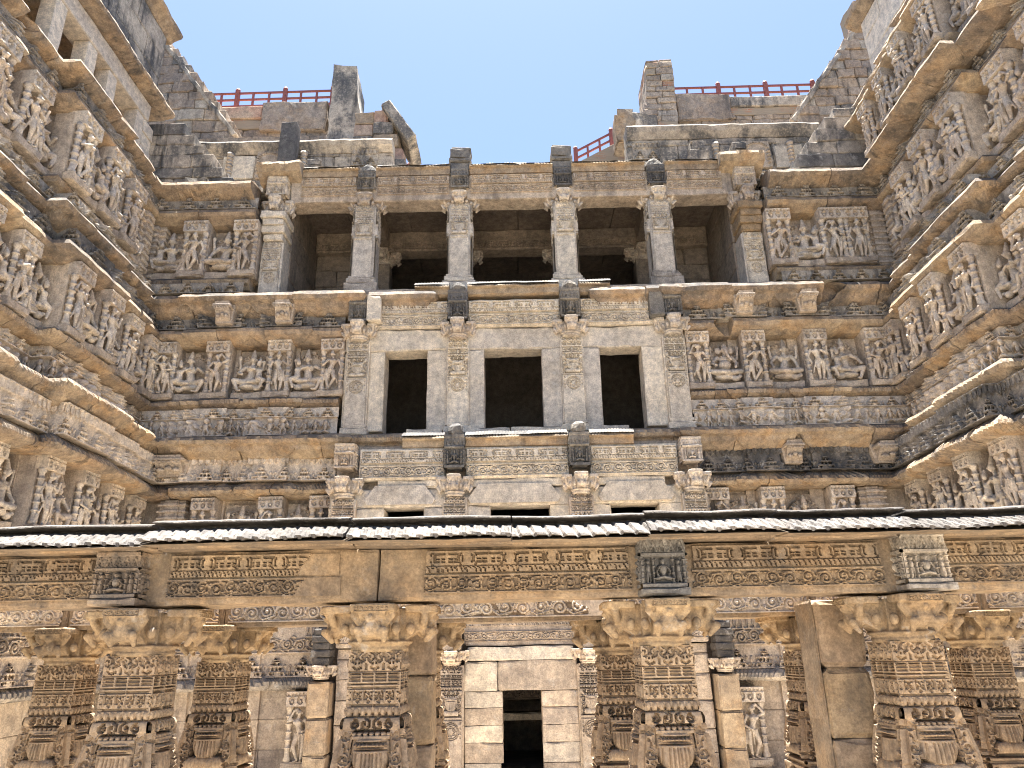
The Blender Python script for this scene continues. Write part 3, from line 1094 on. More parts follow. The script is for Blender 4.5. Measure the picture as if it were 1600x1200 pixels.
PW = 0.47
_cv = [shaft_canvas(PW, 2.23, 0.0095, 1), shaft_canvas(PW, 2.23, 0.0095, 8)]
SHAFT_FACE = [k.mesh('shaft_face', 'pillar', skirt=False) for k in _cv]
def shaft_mesh():
    b = MB()
    for k in range(4):
        me = SHAFT_FACE[k % 2]
        n = len(me.vertices)
        a = np.zeros(n * 3)
        me.vertices.foreach_get('co', a)
        P = a.reshape(-1, 3) + np.array([-PW / 2, -PW / 2, 0])
        ca, sa = math.cos(k * math.pi / 2), math.sin(k * math.pi / 2)
        Q = np.stack([P[:, 0] * ca - P[:, 1] * sa, P[:, 0] * sa + P[:, 1] * ca, P[:, 2]], -1)
        T = 2.23 - Q[:, 2]
        Q[:, :2] *= np.interp(T, [0, .53, .58, .64, .72, .9, 1.12, 2.3], [1, 1.01, 1.04, 1.06, 1.10, 1.24, 1.34, 1.34])[:, None]
        b.add(Q.tolist(), [tuple(p.vertices) for p in me.polygons])
    b.box(-PW / 2 + .1, PW / 2 - .1, -PW / 2 + .1, PW / 2 - .1, .004, 2.226)
    return b.mesh('shaft', 'pillar')
SHAFT = shaft_mesh()

def dwarf(b, o, ang, s=1.0):
    """squat bearer figure curled under a bracket arm; o is the arm end, ang the plan direction"""
    ca, sa = math.cos(ang), math.sin(ang)
    def p(r, t, z):
        return (o[0] + s * (r * ca - t * sa), o[1] + s * (r * sa + t * ca), o[2] + s * z)
    b.ball(p(-.02, 0, -.14), tuple(s * k for k in (.12, .12, .10)))
    b.ball(p(.03, 0, -.02), s * .085)
    b.ball(p(.11, 0, -.035), s * .028, 6, 4)
    for q in (-1, 1):
        b.ball(p(.0, q * .09, -.02), s * .035, 6, 4)
        b.limb(p(-.02, q * .13, -.09), p(.0, q * .2, -.02), s * .05, s * .04)
        b.limb(p(.0, q * .2, -.02), p(.0, q * .15, .07), s * .042, s * .035)
        b.limb(p(.0, q * .06, -.19), p(.08, q * .14, -.17), s * .055, s * .042)
        b.limb(p(.08, q * .14, -.17), p(.0, q * .12, -.26), s * .04, s * .03)

def capital_mesh(mat='capital', sc=1.0, arms=(0, 1, 2, 3)):
    """cross-shaped bracket capital, base at z = 0, 0.4 high"""
    b = MB()
    b.lathe([(0, 0), (.25, 0), (.27, .02), (.27, .035), (.245, .05), (.235, .06)], n=20)
    b.lathe([(.22, .045), (.27, .06), (.305, .078), (.30, .092), (.26, .105), (.2, .115), (0, .12)], n=20)
    b.box(-.2, .2, -.2, .2, .08, .38)
    for k in arms:
        a = k * math.pi / 2
        ca, sa = math.cos(a), math.sin(a)
        side = [(0.1, .09), (.24, .1), (.36, .17), (.45, .27), (.5, .31), (.52, .33), (.52, .375), (.1, .38)]
        hw = 0.12
        vs, fs = [], []
        for t in (-hw, hw):
            vs += [(r * ca - t * sa, r * sa + t * ca, z) for r, z in side]
        n = len(side)
        fs = [tuple(range(n)), tuple(range(n, 2 * n))[::-1]] + [(i, i + n, (i + 1) % n + n, (i + 1) % n) for i in range(n)]
        b.add(vs, fs)
        # chamfered top plate
        pl = [(.25, -.2), (.48, -.2), (.54, -.13), (.54, .13), (.48, .2), (.25, .2)]
        vs = [(r * ca - t * sa, r * sa + t * ca, z) for z in (.34, .405) for r, t in pl]
        n = len(pl)
        b.add(vs, [tuple(range(n))[::-1], tuple(range(n, 2 * n))] + [(i, (i + 1) % n, (i + 1) % n + n, i + n) for i in range(n)])
        dwarf(b, (.43 * ca, .43 * sa, .325), a, 0.86)
        # curled leaf ends under the arm flanks
        for q in (-1, 1):
            b.ball((.3 * ca - q * .19 * sa, .3 * sa + q * .19 * ca, .2), (.045, .045, .055))
    b.rough(0.006, 7)
    if sc != 1.0:
        b.v = [(x * sc, y * sc, z * sc) for x, y, z in b.v]
    return melt(b, 'bracket_capital', mat, 0.0105, 1)
CAP = capital_mesh()

def carved_block_mesh(w_, h, d, mat, res=0.012, seed=1):
    """box block with a little shrine carved on three sides"""
    b = MB()
    def face(wd, sd):
        c = Cv(wd, h, res, 0.0)
        c.rect(0, wd, 0, h * .08, .02)
        c.rect(0, wd, h * .6, h * .66, .025)
        c.rect(0, wd, h * .92, h, .015)
        for k in range(5):
            cx = wd * (k + .5) / 5
            c.stroke([(cx - wd * .07, h * .68), (cx, h * .88), (cx + wd * .07, h * .68)], .02 * h, .015)
            c.disc(cx, h * .73, wd * .03, h * .04, -.03, cut=True)
        c.rect(wd * .03, wd * .97, h * .1, h * .58, -.05)
        for f in (.04, .28, .72, .96):
            c.stroke([(wd * f, h * .1), (wd * f, h * .58)], .03 * wd, .05, -.04)
            for q in range(4):
                c.disc(wd * f, h * (.16 + .12 * q), .04 * wd, .015 * h, .03, 0)
        c.disc(wd * .5, h * .5, .055 * wd, .06 * h, .06, -.03)
        c.disc(wd * .5, h * .34, .085 * wd, .12 * h, .06, -.03)
        c.stroke([(wd * .36, h * .17), (wd * .5, h * .2), (wd * .64, h * .17)], .04 * h, .06, -.03)
        for s in (-1, 1):
            c.stroke([(wd * (.5 + s * .08), h * .4), (wd * (.5 + s * .15), h * .3), (wd * (.5 + s * .11), h * .2)], .02 * h, .05, -.03)
            cx = wd * (.5 + s * .34)
            c.disc(cx, h * .48, .045 * wd, .05 * h, .06, -.03)
            c.disc(cx, h * .36, .05 * wd, .1 * h, .05, -.03)
            c.stroke([(cx - .02 * wd, h * .28), (cx - .03 * wd, h * .12)], .025 * wd, .05, -.03)
            c.stroke([(cx + .02 * wd, h * .28), (cx + .035 * wd, h * .12)], .025 * wd, .05, -.03)
        return c.wear(.006, 9, sd)
    for k, (wd, off) in enumerate(((w_, d / 2), (d, w_ / 2), (d, w_ / 2))):
        me = face(wd, seed + k).mesh('tmp', None, skirt=False)
        a = np.zeros(len(me.vertices) * 3)
        me.vertices.foreach_get('co', a)
        P = a.reshape(-1, 3) + np.array([-wd / 2, -off, 0])
        ang = (0, math.pi / 2, -math.pi / 2)[k]
        ca, sa = math.cos(ang), math.sin(ang)
        Q = np.stack([P[:, 0] * ca - P[:, 1] * sa, P[:, 0] * sa + P[:, 1] * ca, P[:, 2]], -1)
        b.add(Q.tolist(), [tuple(p.vertices) for p in me.polygons])
        bpy.data.meshes.remove(me)
    b.box(-w_ / 2 + .06, w_ / 2 - .06, -d / 2 + .06, d / 2 - .004, .001, h - .001)
    b.box(-w_ / 2 + .015, w_ / 2 - .015, -d / 2 + .015, d / 2 - .002, h * .67, h - .003)
    return b.mesh('carved_block', mat)

ABAND = tile(cv_scroll(.05, .006, .014), .30).mesh('abacus_band', 'capital', .02)

# ================================================================== THE PLACE
ZF = -2.2
g = MB().box(-9.6, 9.6, 3.2, 20.0, ZF - 0.4, ZF).build('court_floor', 'floor')
tag(g, kind='structure')
g = MB()
for k in range(5):
    g.box(-9.6, 9.6, 3.2 - 0.0 - 0.35 * (k + 1), 3.2 - 0.35 * k, ZF - 0.4, ZF + 0.1 * (k + 1))
g.box(-9.6, 9.6, -12, 3.2 - 0.35 * 5, ZF - 0.4, ZF + 0.55)
tag(g.build('terrace', 'floor'), kind='structure')

# ------------------------------------------------------------------ plan lines of the side and back walls
def lpath(bx, fy, xe, k=1.0, y0=4.0, ret=0.0):
    p = [(-bx, y0), (-bx, 10.2), (-bx - .08 * k, 10.2), (-bx - .08 * k, 11.9), (-bx + .26 * k, 11.9), (-bx + .26 * k, 13.3),
         (-bx + .12 * k, 13.3), (-bx + .12 * k, 14.5), (-bx, 14.5), (-bx, fy)]
    for a, b, d in ((-7.2, -6.45, .09), (-5.75, -5.05, .09), (-4.5, -3.95, .09)):
        if a > -bx + 0.3 and b < xe - 0.05 and b < -3.9:
            p += [(a, fy), (a, fy - d), (b, fy - d), (b, fy)]
    p.append((xe, fy))
    if ret:
        p.append((xe, fy + ret))
    return p

def mirror(p):
    return [(-x, y) for x, y in p][::-1]

SIDES = {'left': lambda *a, **k: lpath(*a, **k), 'right': lambda *a, **k: mirror(lpath(*a, **k))}
RX = {'left': 0.0, 'right': 0.35}

def redent(y, k=1.0):
    return k * (0 if y < 10.2 else -.08 if y < 11.9 else .26 if y < 13.3 else .12 if y < 14.5 else 0)

CORN = [  # name, label, category, bx, fy, xe, profile, material, block, rib, return, redent share
    ('ledge', 'ribbed grey stone ledge low on the {s} wall behind the pavilion pillars', 'ledge', 8.2, 15.4, -3.95,
     [(-.3, -.36), (.1, -.36), (.3, -.46), (.33, -.53), (.27, -.58), (0, -.62), (-.3, -.62)], 'grey', 1.5, (.1, .05, .35, 2, 4), 0, .5),
    ('cornice', 'lowest ochre cornice along the {s} wall, seen just under the pavilion beam', 'cornice', 8.25, 15.6, -3.95,
     [(-.3, 1.0), (.1, 1.0), (.36, .86), (.4, .78), (.34, .72), (.1, .66), (-.3, .62)], 'ochre', 1.5, None, 0, .6),
    ('ledge', 'white edged ribbed ledge over the lowest statue row of the {s} wall', 'ledge', 8.05, 15.95, -3.95,
     [(-.3, 3.6), (.08, 3.6), (.32, 3.44), (.36, 3.37), (.31, 3.31), (.05, 3.25), (-.3, 3.25)], 'ochre', 1.4, (.10, .04, .4, 2, 4), 0, .75),
    ('cornice', 'thick ochre cornice with a fluted lip under the row of small figures on the {s} wall', 'cornice', 8.15, 15.72, -2.35,
     [(-.3, 4.6), (.1, 4.58), (.40, 4.47), (.46, 4.40), (.42, 4.33), (.31, 4.29), (.26, 4.2), (.05, 4.07), (-.3, 4.06)], 'ochre', 1.6, (.12, .04, .45, 3, 5), .7, 1.0),
    ('ledge', 'notched ochre ledge that carries the middle statue row of the {s} wall', 'ledge', 8.5, 15.92, -3.95,
     [(-.3, 5.5), (.24, 5.48), (.33, 5.42), (.31, 5.34), (.24, 5.31), (.1, 5.23), (-.3, 5.21)], 'ochre', .7, (.075, .03, 0, 2, 3), 0, 1.0),
    ('cornice', 'smooth ochre cornice sheltering the middle statue row of the {s} wall', 'cornice', 8.6, 15.97, -3.95,
     [(-.3, 7.24), (.2, 7.24), (.40, 7.15), (.44, 7.06), (.38, 6.98), (.12, 6.86), (-.3, 6.84)], 'ochre', 1.3, None, 0, 1.0),
    ('cornice', 'heavy brown stained cornice under the loggia floor along the {s} wall', 'cornice', 8.9, 15.87, -2.3,
     [(-.3, 8.16), (.15, 8.13), (.47, 7.97), (.56, 7.86), (.52, 7.78), (.38, 7.74), (.31, 7.63), (.1, 7.5), (-.3, 7.48)], 'ochre2', 1.5, (.13, .04, .4, 4, 6), .6, 1.1),
    ('ledge', 'fringed ochre ledge that carries the upper statue row of the {s} wall', 'ledge', 9.05, 16.08, -6.4,
     [(-.3, 8.7), (.2, 8.68), (.28, 8.6), (.26, 8.52), (.18, 8.48), (.08, 8.38), (-.3, 8.36)], 'ochre', 1.1, (.1, .035, .2, 3, 4), 0, 1.0),
    ('cornice', 'bowed ochre cornice sheltering the upper statue row of the {s} wall', 'cornice', 9.15, 16.12, -6.4,
     [(-.3, 10.66), (.2, 10.66), (.36, 10.56), (.40, 10.47), (.34, 10.4), (.1, 10.27), (-.3, 10.24)], 'ochre', 1.2, None, 0, 1.0),
    ('cornice', 'dark chipped uppermost cornice over the grey frieze on the {s} wall', 'cornice', 9.2, 16.02, -6.5,
     [(-.3, 11.42), (.15, 11.4), (.44, 11.26), (.5, 11.15), (.44, 11.08), (.3, 11.02), (.1, 10.92), (-.3, 10.9)], 'ochre2', 1.2, (.12, .036, .4, 4, 5), 0, 1.0),
]
for side in ('left', 'right'):
    mk, dx = SIDES[side], RX[side]
    for i, (nm, lab, cat, bx, fy, xe, prof, mat, blk, rib, ret, k) in enumerate(CORN):
        dxx = dx + (0.3 if side == 'right' and i == 3 else 0) - (0.3 if side == 'right' and i >= 9 else 0)
        t = thing(nm, lab.format(s=side), cat, group='cornices and ledges of the court walls')
        cornice(t, nm + '_stone', mk(bx + dxx, fy, xe, k=k, ret=ret), prof, mat, blk, rib, seed=11 * i + (5 if side == 'right' else 0),
                amp=0.012, jit=.01, chip=0.028, mats=[mat, mat, mat, 'ochre2'] if mat == 'ochre' else None)
    # friezes ------------------------------------------------------
    FR = [('carved_frieze', 'pierced gable frieze low on the {s} wall behind the pavilion', -.38, 1.0, 8.02, 15.3, -3.95, 'lat', 'wall', .016, .5),
          ('carved_frieze', 'broad leaf and gable frieze between white edged ledge and ochre cornice of the {s} wall', 3.58, .56, 7.86, 15.74, -3.95, 'lat', 'frieze', .013, .75),
          ('figure_frieze', 'row of many small carved people on the {s} wall', 4.54, .43, 8.40, 15.62, -3.95, 'peo', 'frieze', .013, 1.0),
          ('gable_frieze', 'row of pale pierced gables above the small people on the {s} wall', 4.97, .27, 8.44, 15.68, -3.95, 'ped', 'frieze', .013, 1.0),
          ('carved_frieze', 'blackened gable frieze above the middle statue row of the {s} wall', 7.2, .42, 8.42, 15.74, -3.95, 'ped2', 'grey', .014, 1.0),
          ('gable_frieze', 'low worn gable frieze above the brown cornice of the {s} wall', 8.08, .32, 8.62, 15.6, -6.4, 'ped', 'grey', .015, 1.0),
          ('carved_frieze', 'grey gable frieze above the upper statue row of the {s} wall', 10.6, .38, 8.95, 15.92, -6.4, 'ped2', 'grey', .014, 1.0)]
    if side == 'right':
        FR[1] = (FR[1][0], 'blackened leaf and gable frieze between white edged ledge and ochre cornice of the {s} wall') + FR[1][2:]
        FR[4] = (FR[4][0], 'grey gable frieze above the middle statue row of the {s} wall') + FR[4][2:]
    for i, (nm, lab, z0, h, bx, fy, xe, kind, mat, res, k) in enumerate(FR):
        p = mk(bx + dx, fy, xe, k=k)
        L = plen(p)
        sd = i * 7 + (1 if side == 'left' else 4)
        cv = dict(lat=lambda: cv_lattice(L, h, res, .08, sd), peo=lambda: cv_people(L, h, res, .15, sd),
                  ped=lambda: cv_pediment(L, h, res, .12, h * 1.7, sd), ped2=lambda: cv_pediment(L, h, res, .12, h * 1.9, sd))[kind]()
        cv.wear(.01, 5, sd)
        if kind == 'lat':
            cv.H[fbm(np.stack([cv.X, cv.Z, 0 * cv.X + sd], -1), 1.1, 3) > 0.8] = 0.02
        m_ = 'blotch' if i == 4 and side == 'left' or i == 1 and side == 'right' else mat
        o = relief(p, cv, z0, 0.0, nm, m_)
        tag(o, lab.format(s=side), 'frieze', 'carved friezes of the court walls')
    # wall faces ---------------------------------------------------
    WL = [('lowest', ZF, -.6, 8.35, 15.5, -3.95, .5), ('lower', .9, 3.3, 8.5, 16.2, -3.95, .75), ('middle', 5.3, 6.95, 8.72, 16.15, -3.95, 1),
          ('upper', 8.5, 10.35, 9.25, 16.35, -6.4, 1)]
    for nm, z0, z1, bx, fy, xe, k in WL:
        t = thing('recessed_wall', f'{nm} recessed stone wall face behind the statues on the {side} side', 'wall', group='recessed wall faces')
        n = max(2, int((z1 - z0) / .5))
        zs = np.linspace(z0, z1, n + 1)
        rnd = random.Random(z0)
        for a, b in zip(zs[:-1], zs[1:]):
            p = mk(bx + dx, fy, xe, k=k)
            L = plen(p)
            s = 0
            while s < L - .02:
                e = s + rnd.uniform(.9, 1.7)
                if L - e < .5:
                    e = L
                d = rnd.uniform(-.012, .012)
                sweep(cut_path(p, s + .004, e - .004), [(-.3, b - .004), (d - .008, b - .004), (d, b - .02), (d, a + .02), (d - .008, a + .004), (-.3, a + .004)],
                      .2, .006, .0, None, s).build('stone_block', 'wall', t)
                s = e

# ------------------------------------------------------------------ statues
ORD = ['nearest the corner', 'second from the corner', 'third from the corner', 'fourth from the corner', 'fifth from the corner', 'sixth from the corner',
       'seventh from the corner', 'eighth from the corner', 'ninth from the corner', 'tenth from the corner', 'eleventh from the corner', 'twelfth from the corner', 'thirteenth from the corner']
DESC = {('st', 0): 'standing woman with raised arm', ('st', 1): 'standing crowned figure touching chest',
        ('st', 2): 'standing crowned figure lifting hand', ('st', 3): 'woman standing with bent arms',
        ('se', 0): 'cross-legged figure before halo', ('se', 1): 'seated couple with pointed halo',
        ('se', 2): 'seated crowned couple raising hands', ('se', 3): 'seated couple leaning left',
        ('se', 4): 'elephant-headed figure before round halo', ('pi',): 'stepped ringed pilaster'}

def row_label(kind, k, row, where):
    return f'{DESC[kind]}, {ORD[k]}, {row} row, {where}'

SEQ = [('st', 1), ('se', 1), ('st', 0), ('se', 2), ('st', 3), ('se', 3), ('st', 2), ('se', 0), ('st', 0), ('se', 2), ('st', 1)]
YS = [15.5 - .555 * i for i in range(13)]
for side in ('left', 'right'):
    sg = -1 if side == 'left' else 1
    dx = RX[side]
    rows = [('lower', 1.95, 1.32, 8.42, .75), ('middle', 5.5, 1.42, 8.64, 1.0), ('upper', 8.7, 1.62, 9.17, 1.0)]
    if side == 'right':
        rows.append(('topmost', 11.72, 1.35, 9.5 - dx, 1.0))
    for r_, (row, z, h, bx, k) in enumerate(rows):
        for i, y in enumerate(YS):
            kd = SEQ[(i + r_ * 2 + (3 if side == 'right' else 0)) % len(SEQ)]
            if i % 2 == 0 and kd[0] == 'se':
                kd = ('st', (i + r_) % 4)
            if i % 2 == 1 and kd[0] == 'st':
                kd = ('se', (i + r_) % 4)
            if i == 0 and r_ == 2:
                kd = ('pi',)
            x = sg * (bx + dx - redent(y, k))
            statue(kd, (x, y, z), -sg * math.pi / 2, h, row_label(kd, i, row, f'{side} side wall'), f'statues of the {side} side wall', .98 if kd[0] == 'st' else .74)
BACK = {
    ('left', 'middle', 5.5, 1.40, 16.07): [(-8.06, ('st', 0)), (-7.47, ('se', 1)), (-6.83, ('st', 3)), (-6.1, ('se', 2)), (-5.41, ('st', 2)), (-4.75, ('se', 3)), (-4.18, ('st', 1))],
    ('right', 'middle', 5.5, 1.40, 16.07): [(8.36, ('st', 3)), (7.65, ('se', 3)), (6.95, ('st', 2)), (6.22, ('se', 0)), (5.53, ('st', 1)), (4.85, ('se', 4)), (4.24, ('st', 0))],
    ('left', 'upper', 8.7, 1.56, 16.28): [(-9.02, ('pi',)), (-8.45, ('se', 3)), (-7.85, ('st', 1)), (-7.15, ('se', 0)), (-6.6, ('st', 3))],
    ('right', 'upper', 8.7, 1.56, 16.28): [(9.15, ('pi',)), (8.55, ('st', 2)), (7.95, ('st', 0)), (7.25, ('se', 2)), (6.63, ('st', 1))],
    ('left', 'lower', 1.9, 1.34, 16.1): [(-7.5, ('pi',)), (-6.75, ('st', 1)), (-6.0, ('se', 2)), (-5.3, ('st', 0)), (-4.7, ('se', 1)), (-4.2, ('st', 2))],
    ('right', 'lower', 1.9, 1.34, 16.1): [(7.7, ('pi',)), (7.0, ('st', 0)), (6.25, ('se', 3)), (5.5, ('st', 2)), (4.85, ('se', 0)), (4.3, ('st', 3))],
}
for (side, row, z, h, y), L in BACK.items():
    for i, (x, kd) in enumerate(L):
        statue(kd, (x, y, z), 0, h, row_label(kd, i, row, f'back wall {side} of windows'), f'statues of the back wall {side} of the windows', 1.0)
statue(('st', 0), (-4.15, 15.42, -1.98), 0, 1.35, 'standing stone woman with an arm raised in the ground floor recess behind the left pillars', 'ground floor statues')
statue(('st', 3), (4.3, 15.42, -2.05), 0, 1.35, 'standing stone woman with bent arm in the ground floor recess behind the right pillars', 'ground floor statues')

statue(('pi',), (-7.15, 15.42, -2.15), 0, 1.55, 'ringed pilaster at ground level between the left pavilion pillars', 'ground floor statues')

# ------------------------------------------------------------------ brackets under the cornices
def bracket_mesh():
    b = MB()
    b.prism([(-.17, 0), (.17, 0), (.2, .3), (.2, .42), (-.2, .42), (-.2, .3)], -.16, .2)
    b.prism([(.0, .0), (-.18, .06), (-.34, .3), (-.36, .42), (.1, .42), (.1, 0)], -.15, .15, 'x')
    b.rbox(-.19, .19, -.38, -.1, .3, .36, .08, .004, .01)
    for k in range(6):
        b.ball((-.14 + .056 * k, -.37, .27), .022, 6, 4)
    for k in range(3):
        b.ball((-.09 + .09 * k, -.27, .12 + .04 * (k == 1)), .05, 7, 5)
    return b.rough(.006, 8).mesh('bracket', 'wall')
BRK = bracket_mesh()
for x, z, y, lab in ((-6.68, 7.24, 15.58, 'carved bracket under the left brown cornice, the one nearer the corner'), (-5.3, 7.24, 15.58, 'carved bracket under the left brown cornice, the one nearer the windows'),
                     (5.35, 7.24, 15.58, 'carved bracket under the right brown cornice, the one nearer the windows'), (6.8, 7.24, 15.58, 'carved bracket under the right brown cornice, the one nearer the corner'),
                     (6.0, 3.72, 15.75, 'carved bracket under the lower right ochre cornice'),
                     (-7.5, 3.7, 15.8, 'broad worn bracket in the lower left corner of the court'), (8.1, 3.7, 15.8, 'broad worn bracket in the lower right corner of the court')):
    o = put('bracket', BRK, None, (x, y, z))
    o.scale = (1.1, 1.15, 1.1)
    if 'broad' in lab:
        o.scale = (1.9, 1.3, 1.0)
    tag(o, lab, 'bracket', 'brackets under the cornices')

# ------------------------------------------------------------------ the middle tower
def rb(t, nm, mat, *a, **k):
    return MB().rbox(*a, **k).build(nm, mat, t)

def half_pillar(name, label, x, y, z0, h, w_, mat, cat='pilaster', sc=1.0, start=0.0, base=True, depth=.22, cap=None, capz=None):
    t = thing(name, label, cat, (x, y, z0), group='pilasters of the window front')
    c = shaft_canvas(w_, h, .014, int(x * 7) % 17, sc, .04)
    put('carved_face', c.mesh('carved_face', mat, back=.2), t, (-w_ / 2, -depth, 0))
    MB().rbox(-w_ / 2 - .035, w_ / 2 + .035, -depth + .05, .1, 0.002, h, .3, .004, .01).build('shaft', mat, t)
    if base:
        MB().rbox(-w_ / 2 - .07, w_ / 2 + .07, -depth - .06, .1, -.06, .10, .2, .006, .015).build('base', mat, t)
        MB().rbox(-w_ / 2 - .04, w_ / 2 + .04, -depth - .03, .1, .12, .19, .2, .006, .015).build('base_moulding', mat, t)
    return t

SCAP = capital_mesh('fig', 1.0, (1, 2, 0, 3))
DBLK = carved_block_mesh(.46, .62, .42, 'dark', .016, 2)
FBLK = carved_block_mesh(.46, .55, .42, 'fig', .016, 6)

# ---- ground storey with the doorway
t = thing('doorway_wall', 'pale block wall round the narrow dark doorway at ground level', 'wall')
YG = 14.8
zc = [ZF, -1.88, -1.55, -1.26, -.96, -.68]
rnd = random.Random(4)
for a, b in zip(zc[:-1], zc[1:]):
    for x0, x1 in ((-1.04, -.36), (.39, 1.06)):
        d = rnd.uniform(-.01, .01)
        j = rnd.uniform(-.03, .03)
        rb(t, 'stone_block', rnd.choice(('wall', 'pale', 'fig')), x0, x1 + (j if x0 < 0 else 0), YG + d, YG + .55, a + .002, b - .002, seg=.12, amp=.008, chip=.014)
for x0, x1, a, b in ((-1.05, -.43, -.675, -.16), (-.42, 1.06, -.672, -.15), (-1.0, 1.0, -.145, .1)):
    rb(t, 'stone_block', rnd.choice(('wall', 'pale', 'fig')), x0, x1, YG + rnd.uniform(-.03, .02), YG + .55, a, b, seg=.14, amp=.008, chip=.015)
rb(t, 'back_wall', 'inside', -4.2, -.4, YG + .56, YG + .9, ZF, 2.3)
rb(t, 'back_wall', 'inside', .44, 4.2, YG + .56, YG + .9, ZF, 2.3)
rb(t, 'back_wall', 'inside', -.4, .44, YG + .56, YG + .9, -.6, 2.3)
for x0, x1 in ((-3.5, -1.5), (1.5, 3.6)):
    z = ZF
    while z < -.05:
        h = rnd.uniform(.34, .5)
        b = min(z + h, .1)
        xm = (x0 + x1) / 2 + rnd.uniform(-.4, .4)
        for a0, a1 in ((x0, xm), (xm, x1)):
            rb(t, 'stone_block', 'wall', a0 + .004, a1 - .004, YG + .2 + rnd.uniform(-.02, .02), YG + .55, z + .004, b - .004, seg=.2, amp=.01, chip=.02)
        z += h
# dim hall behind the door
t2 = thing('hall', 'dim carved hall seen through the ground level doorway', 'hall')
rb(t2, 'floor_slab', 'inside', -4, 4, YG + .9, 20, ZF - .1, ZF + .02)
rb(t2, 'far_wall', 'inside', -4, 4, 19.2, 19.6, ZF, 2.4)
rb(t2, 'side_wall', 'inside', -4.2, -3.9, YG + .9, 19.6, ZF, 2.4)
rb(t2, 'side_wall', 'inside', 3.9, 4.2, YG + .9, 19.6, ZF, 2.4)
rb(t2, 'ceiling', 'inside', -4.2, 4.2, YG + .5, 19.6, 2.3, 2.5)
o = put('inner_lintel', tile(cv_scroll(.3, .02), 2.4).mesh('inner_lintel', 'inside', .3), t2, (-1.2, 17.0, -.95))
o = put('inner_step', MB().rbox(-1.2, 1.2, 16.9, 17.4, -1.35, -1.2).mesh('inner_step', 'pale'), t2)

# ground storey beams with two carved bands
for x0, x1, lab in ((-1.06, 1.06, 'pale double banded beam over the ground level doorway'), (-3.5, -1.5, 'double banded beam left of the doorway, behind the pillars'), (1.5, 3.6, 'double banded beam right of the doorway, behind the pillars')):
    t = thing('carved_beam', lab, 'beam', group='carved beams of the window front')
    rb(t, 'beam_stone', 'wall', x0, x1, YG + .02, YG + .5, .12, .86, seg=.25)
    p = [(x0 + .02, YG + .02), (x1 - .02, YG + .02)]
    relief(p, tile(cv_lozenge(.2, .014, .03), x1 - x0 - .04).wear(.004), .48, .004, 'lozenge_band', 'wall', t)
    relief(p, tile(cv_scroll(.17, .014, .03), x1 - x0 - .04).wear(.004), .2, .004, 'scroll_band', 'wall', t)
for x, lab in ((-1.28, 'slim carved pilaster left of the ground level doorway'), (1.29, 'slim carved pilaster right of the ground level doorway')):
    t = half_pillar('pilaster', lab, x, YG + .05, ZF, 1.98, .40, 'wall', sc=.78, base=True)
    put('bracket_capital', SCAP, t, (0, -.12, 1.985), 0, (.62, .62, .62))
    MB().rbox(-.18, .18, -.3, .1, 2.24, 3.0, .15, .008, .02).build('neck_block', 'wall', t)
for x, lab in ((-3.75, 'plain jointed pier with a ringed neck at the left, behind the pillars'), (3.85, 'plain jointed pier with a ringed neck at the right, behind the pillars')):
    t = thing('stone_pier', lab, 'pier', (x, YG + .1, ZF), group='plain stone piers')
    z = 0
    k = 0
    while z < 1.75:
        h = (.5, .62, .63)[k % 3]
        MB().rbox(-.2, .2, -.22 + .012 * (k % 2), .3, z + .004, min(z + h, 1.78) - .004, .16, .008, .025).build('stone_block', 'ochre', t)
        z += h
        k += 1
    put('bracket_capital', SCAP, t, (0, -.04, 1.78), 0, (.55, .6, .6))
    nk = MB()
    for k in range(5):
        nk.rbox(-.16 - .02 * (k % 2), .16 + .02 * (k % 2), -.2 - .02 * (k % 2), .2, 2.04 + .13 * k, 2.17 + .13 * k - .004, .12, .004, .012)
    nk.build('ringed_neck', 'white', t)

# ---- storey with the low openings
def storey(label, y, z0, zt, zl, opens, x0, x1, thick=.55, mat='pale'):
    t = thing('window_wall', label, 'wall')
    xs = [x0] + [v for o_ in opens for v in o_] + [x1]
    for i in range(0, len(xs), 2):
        a, b = xs[i], xs[i + 1]
        rb(t, 'jamb_stone', mat, a, b, y + rnd.uniform(-.015, .015), y + thick, z0, zt - .004, seg=.16, amp=.01, chip=.022)
    mids = [x0] + [(opens[i][1] + opens[i + 1][0]) / 2 for i in range(len(opens) - 1)] + [x1]
    for a, b in zip(mids[:-1], mids[1:]):
        rb(t, 'lintel', mat, a + .004, b - .004, y - .01 + rnd.uniform(-.015, .015), y + thick, zt, zl, seg=.16, amp=.014, chip=.035)
    return t

O1 = [(-2.75, -1.93), (-.55, .68), (1.95, 2.95)]
O2 = [(-2.97, -1.99), (-.68, .64), (1.97, 2.95)]
t1 = storey('pale wall with three low dark openings just above the pavilion roof', 15.2, 1.9, 2.86, 3.24, O1, -3.9, 3.95)
for x0, x1 in ((-3.1, -1.75), (-.95, .85), (1.75, 3.2)):
    b = MB().prism([(x0, 2.9), (x1, 2.9), (x1 + .06, 3.0), (x1 - .16, 3.3), (x0 + .16, 3.3), (x0 - .06, 3.0)], 15.1, 15.4)
    b.build('lintel', 'pale', t1)
for x0, x1 in ((-2.9, -1.6), (-1.05, 1.0), (1.65, 3.1)):
    rb(t1, 'stone_block', 'pale', x0, x1, 15.14, 15.7, 3.25, 3.42, seg=.2, amp=.012, chip=.03)
t2 = storey('pale wall with three tall dark window openings in the middle of the facade', 15.7, 4.66, 6.58, 7.1, O2, -3.9, 3.95)
for a, b in zip((-2.4, -1.6, -.1, 1.2), (-1.62, -.12, 1.18, 2.5)):
    rb(t2, 'sill_stone', 'pale', a, b, 15.55, 16.2, 4.42, 4.655, seg=.16, amp=.012, chip=.03)
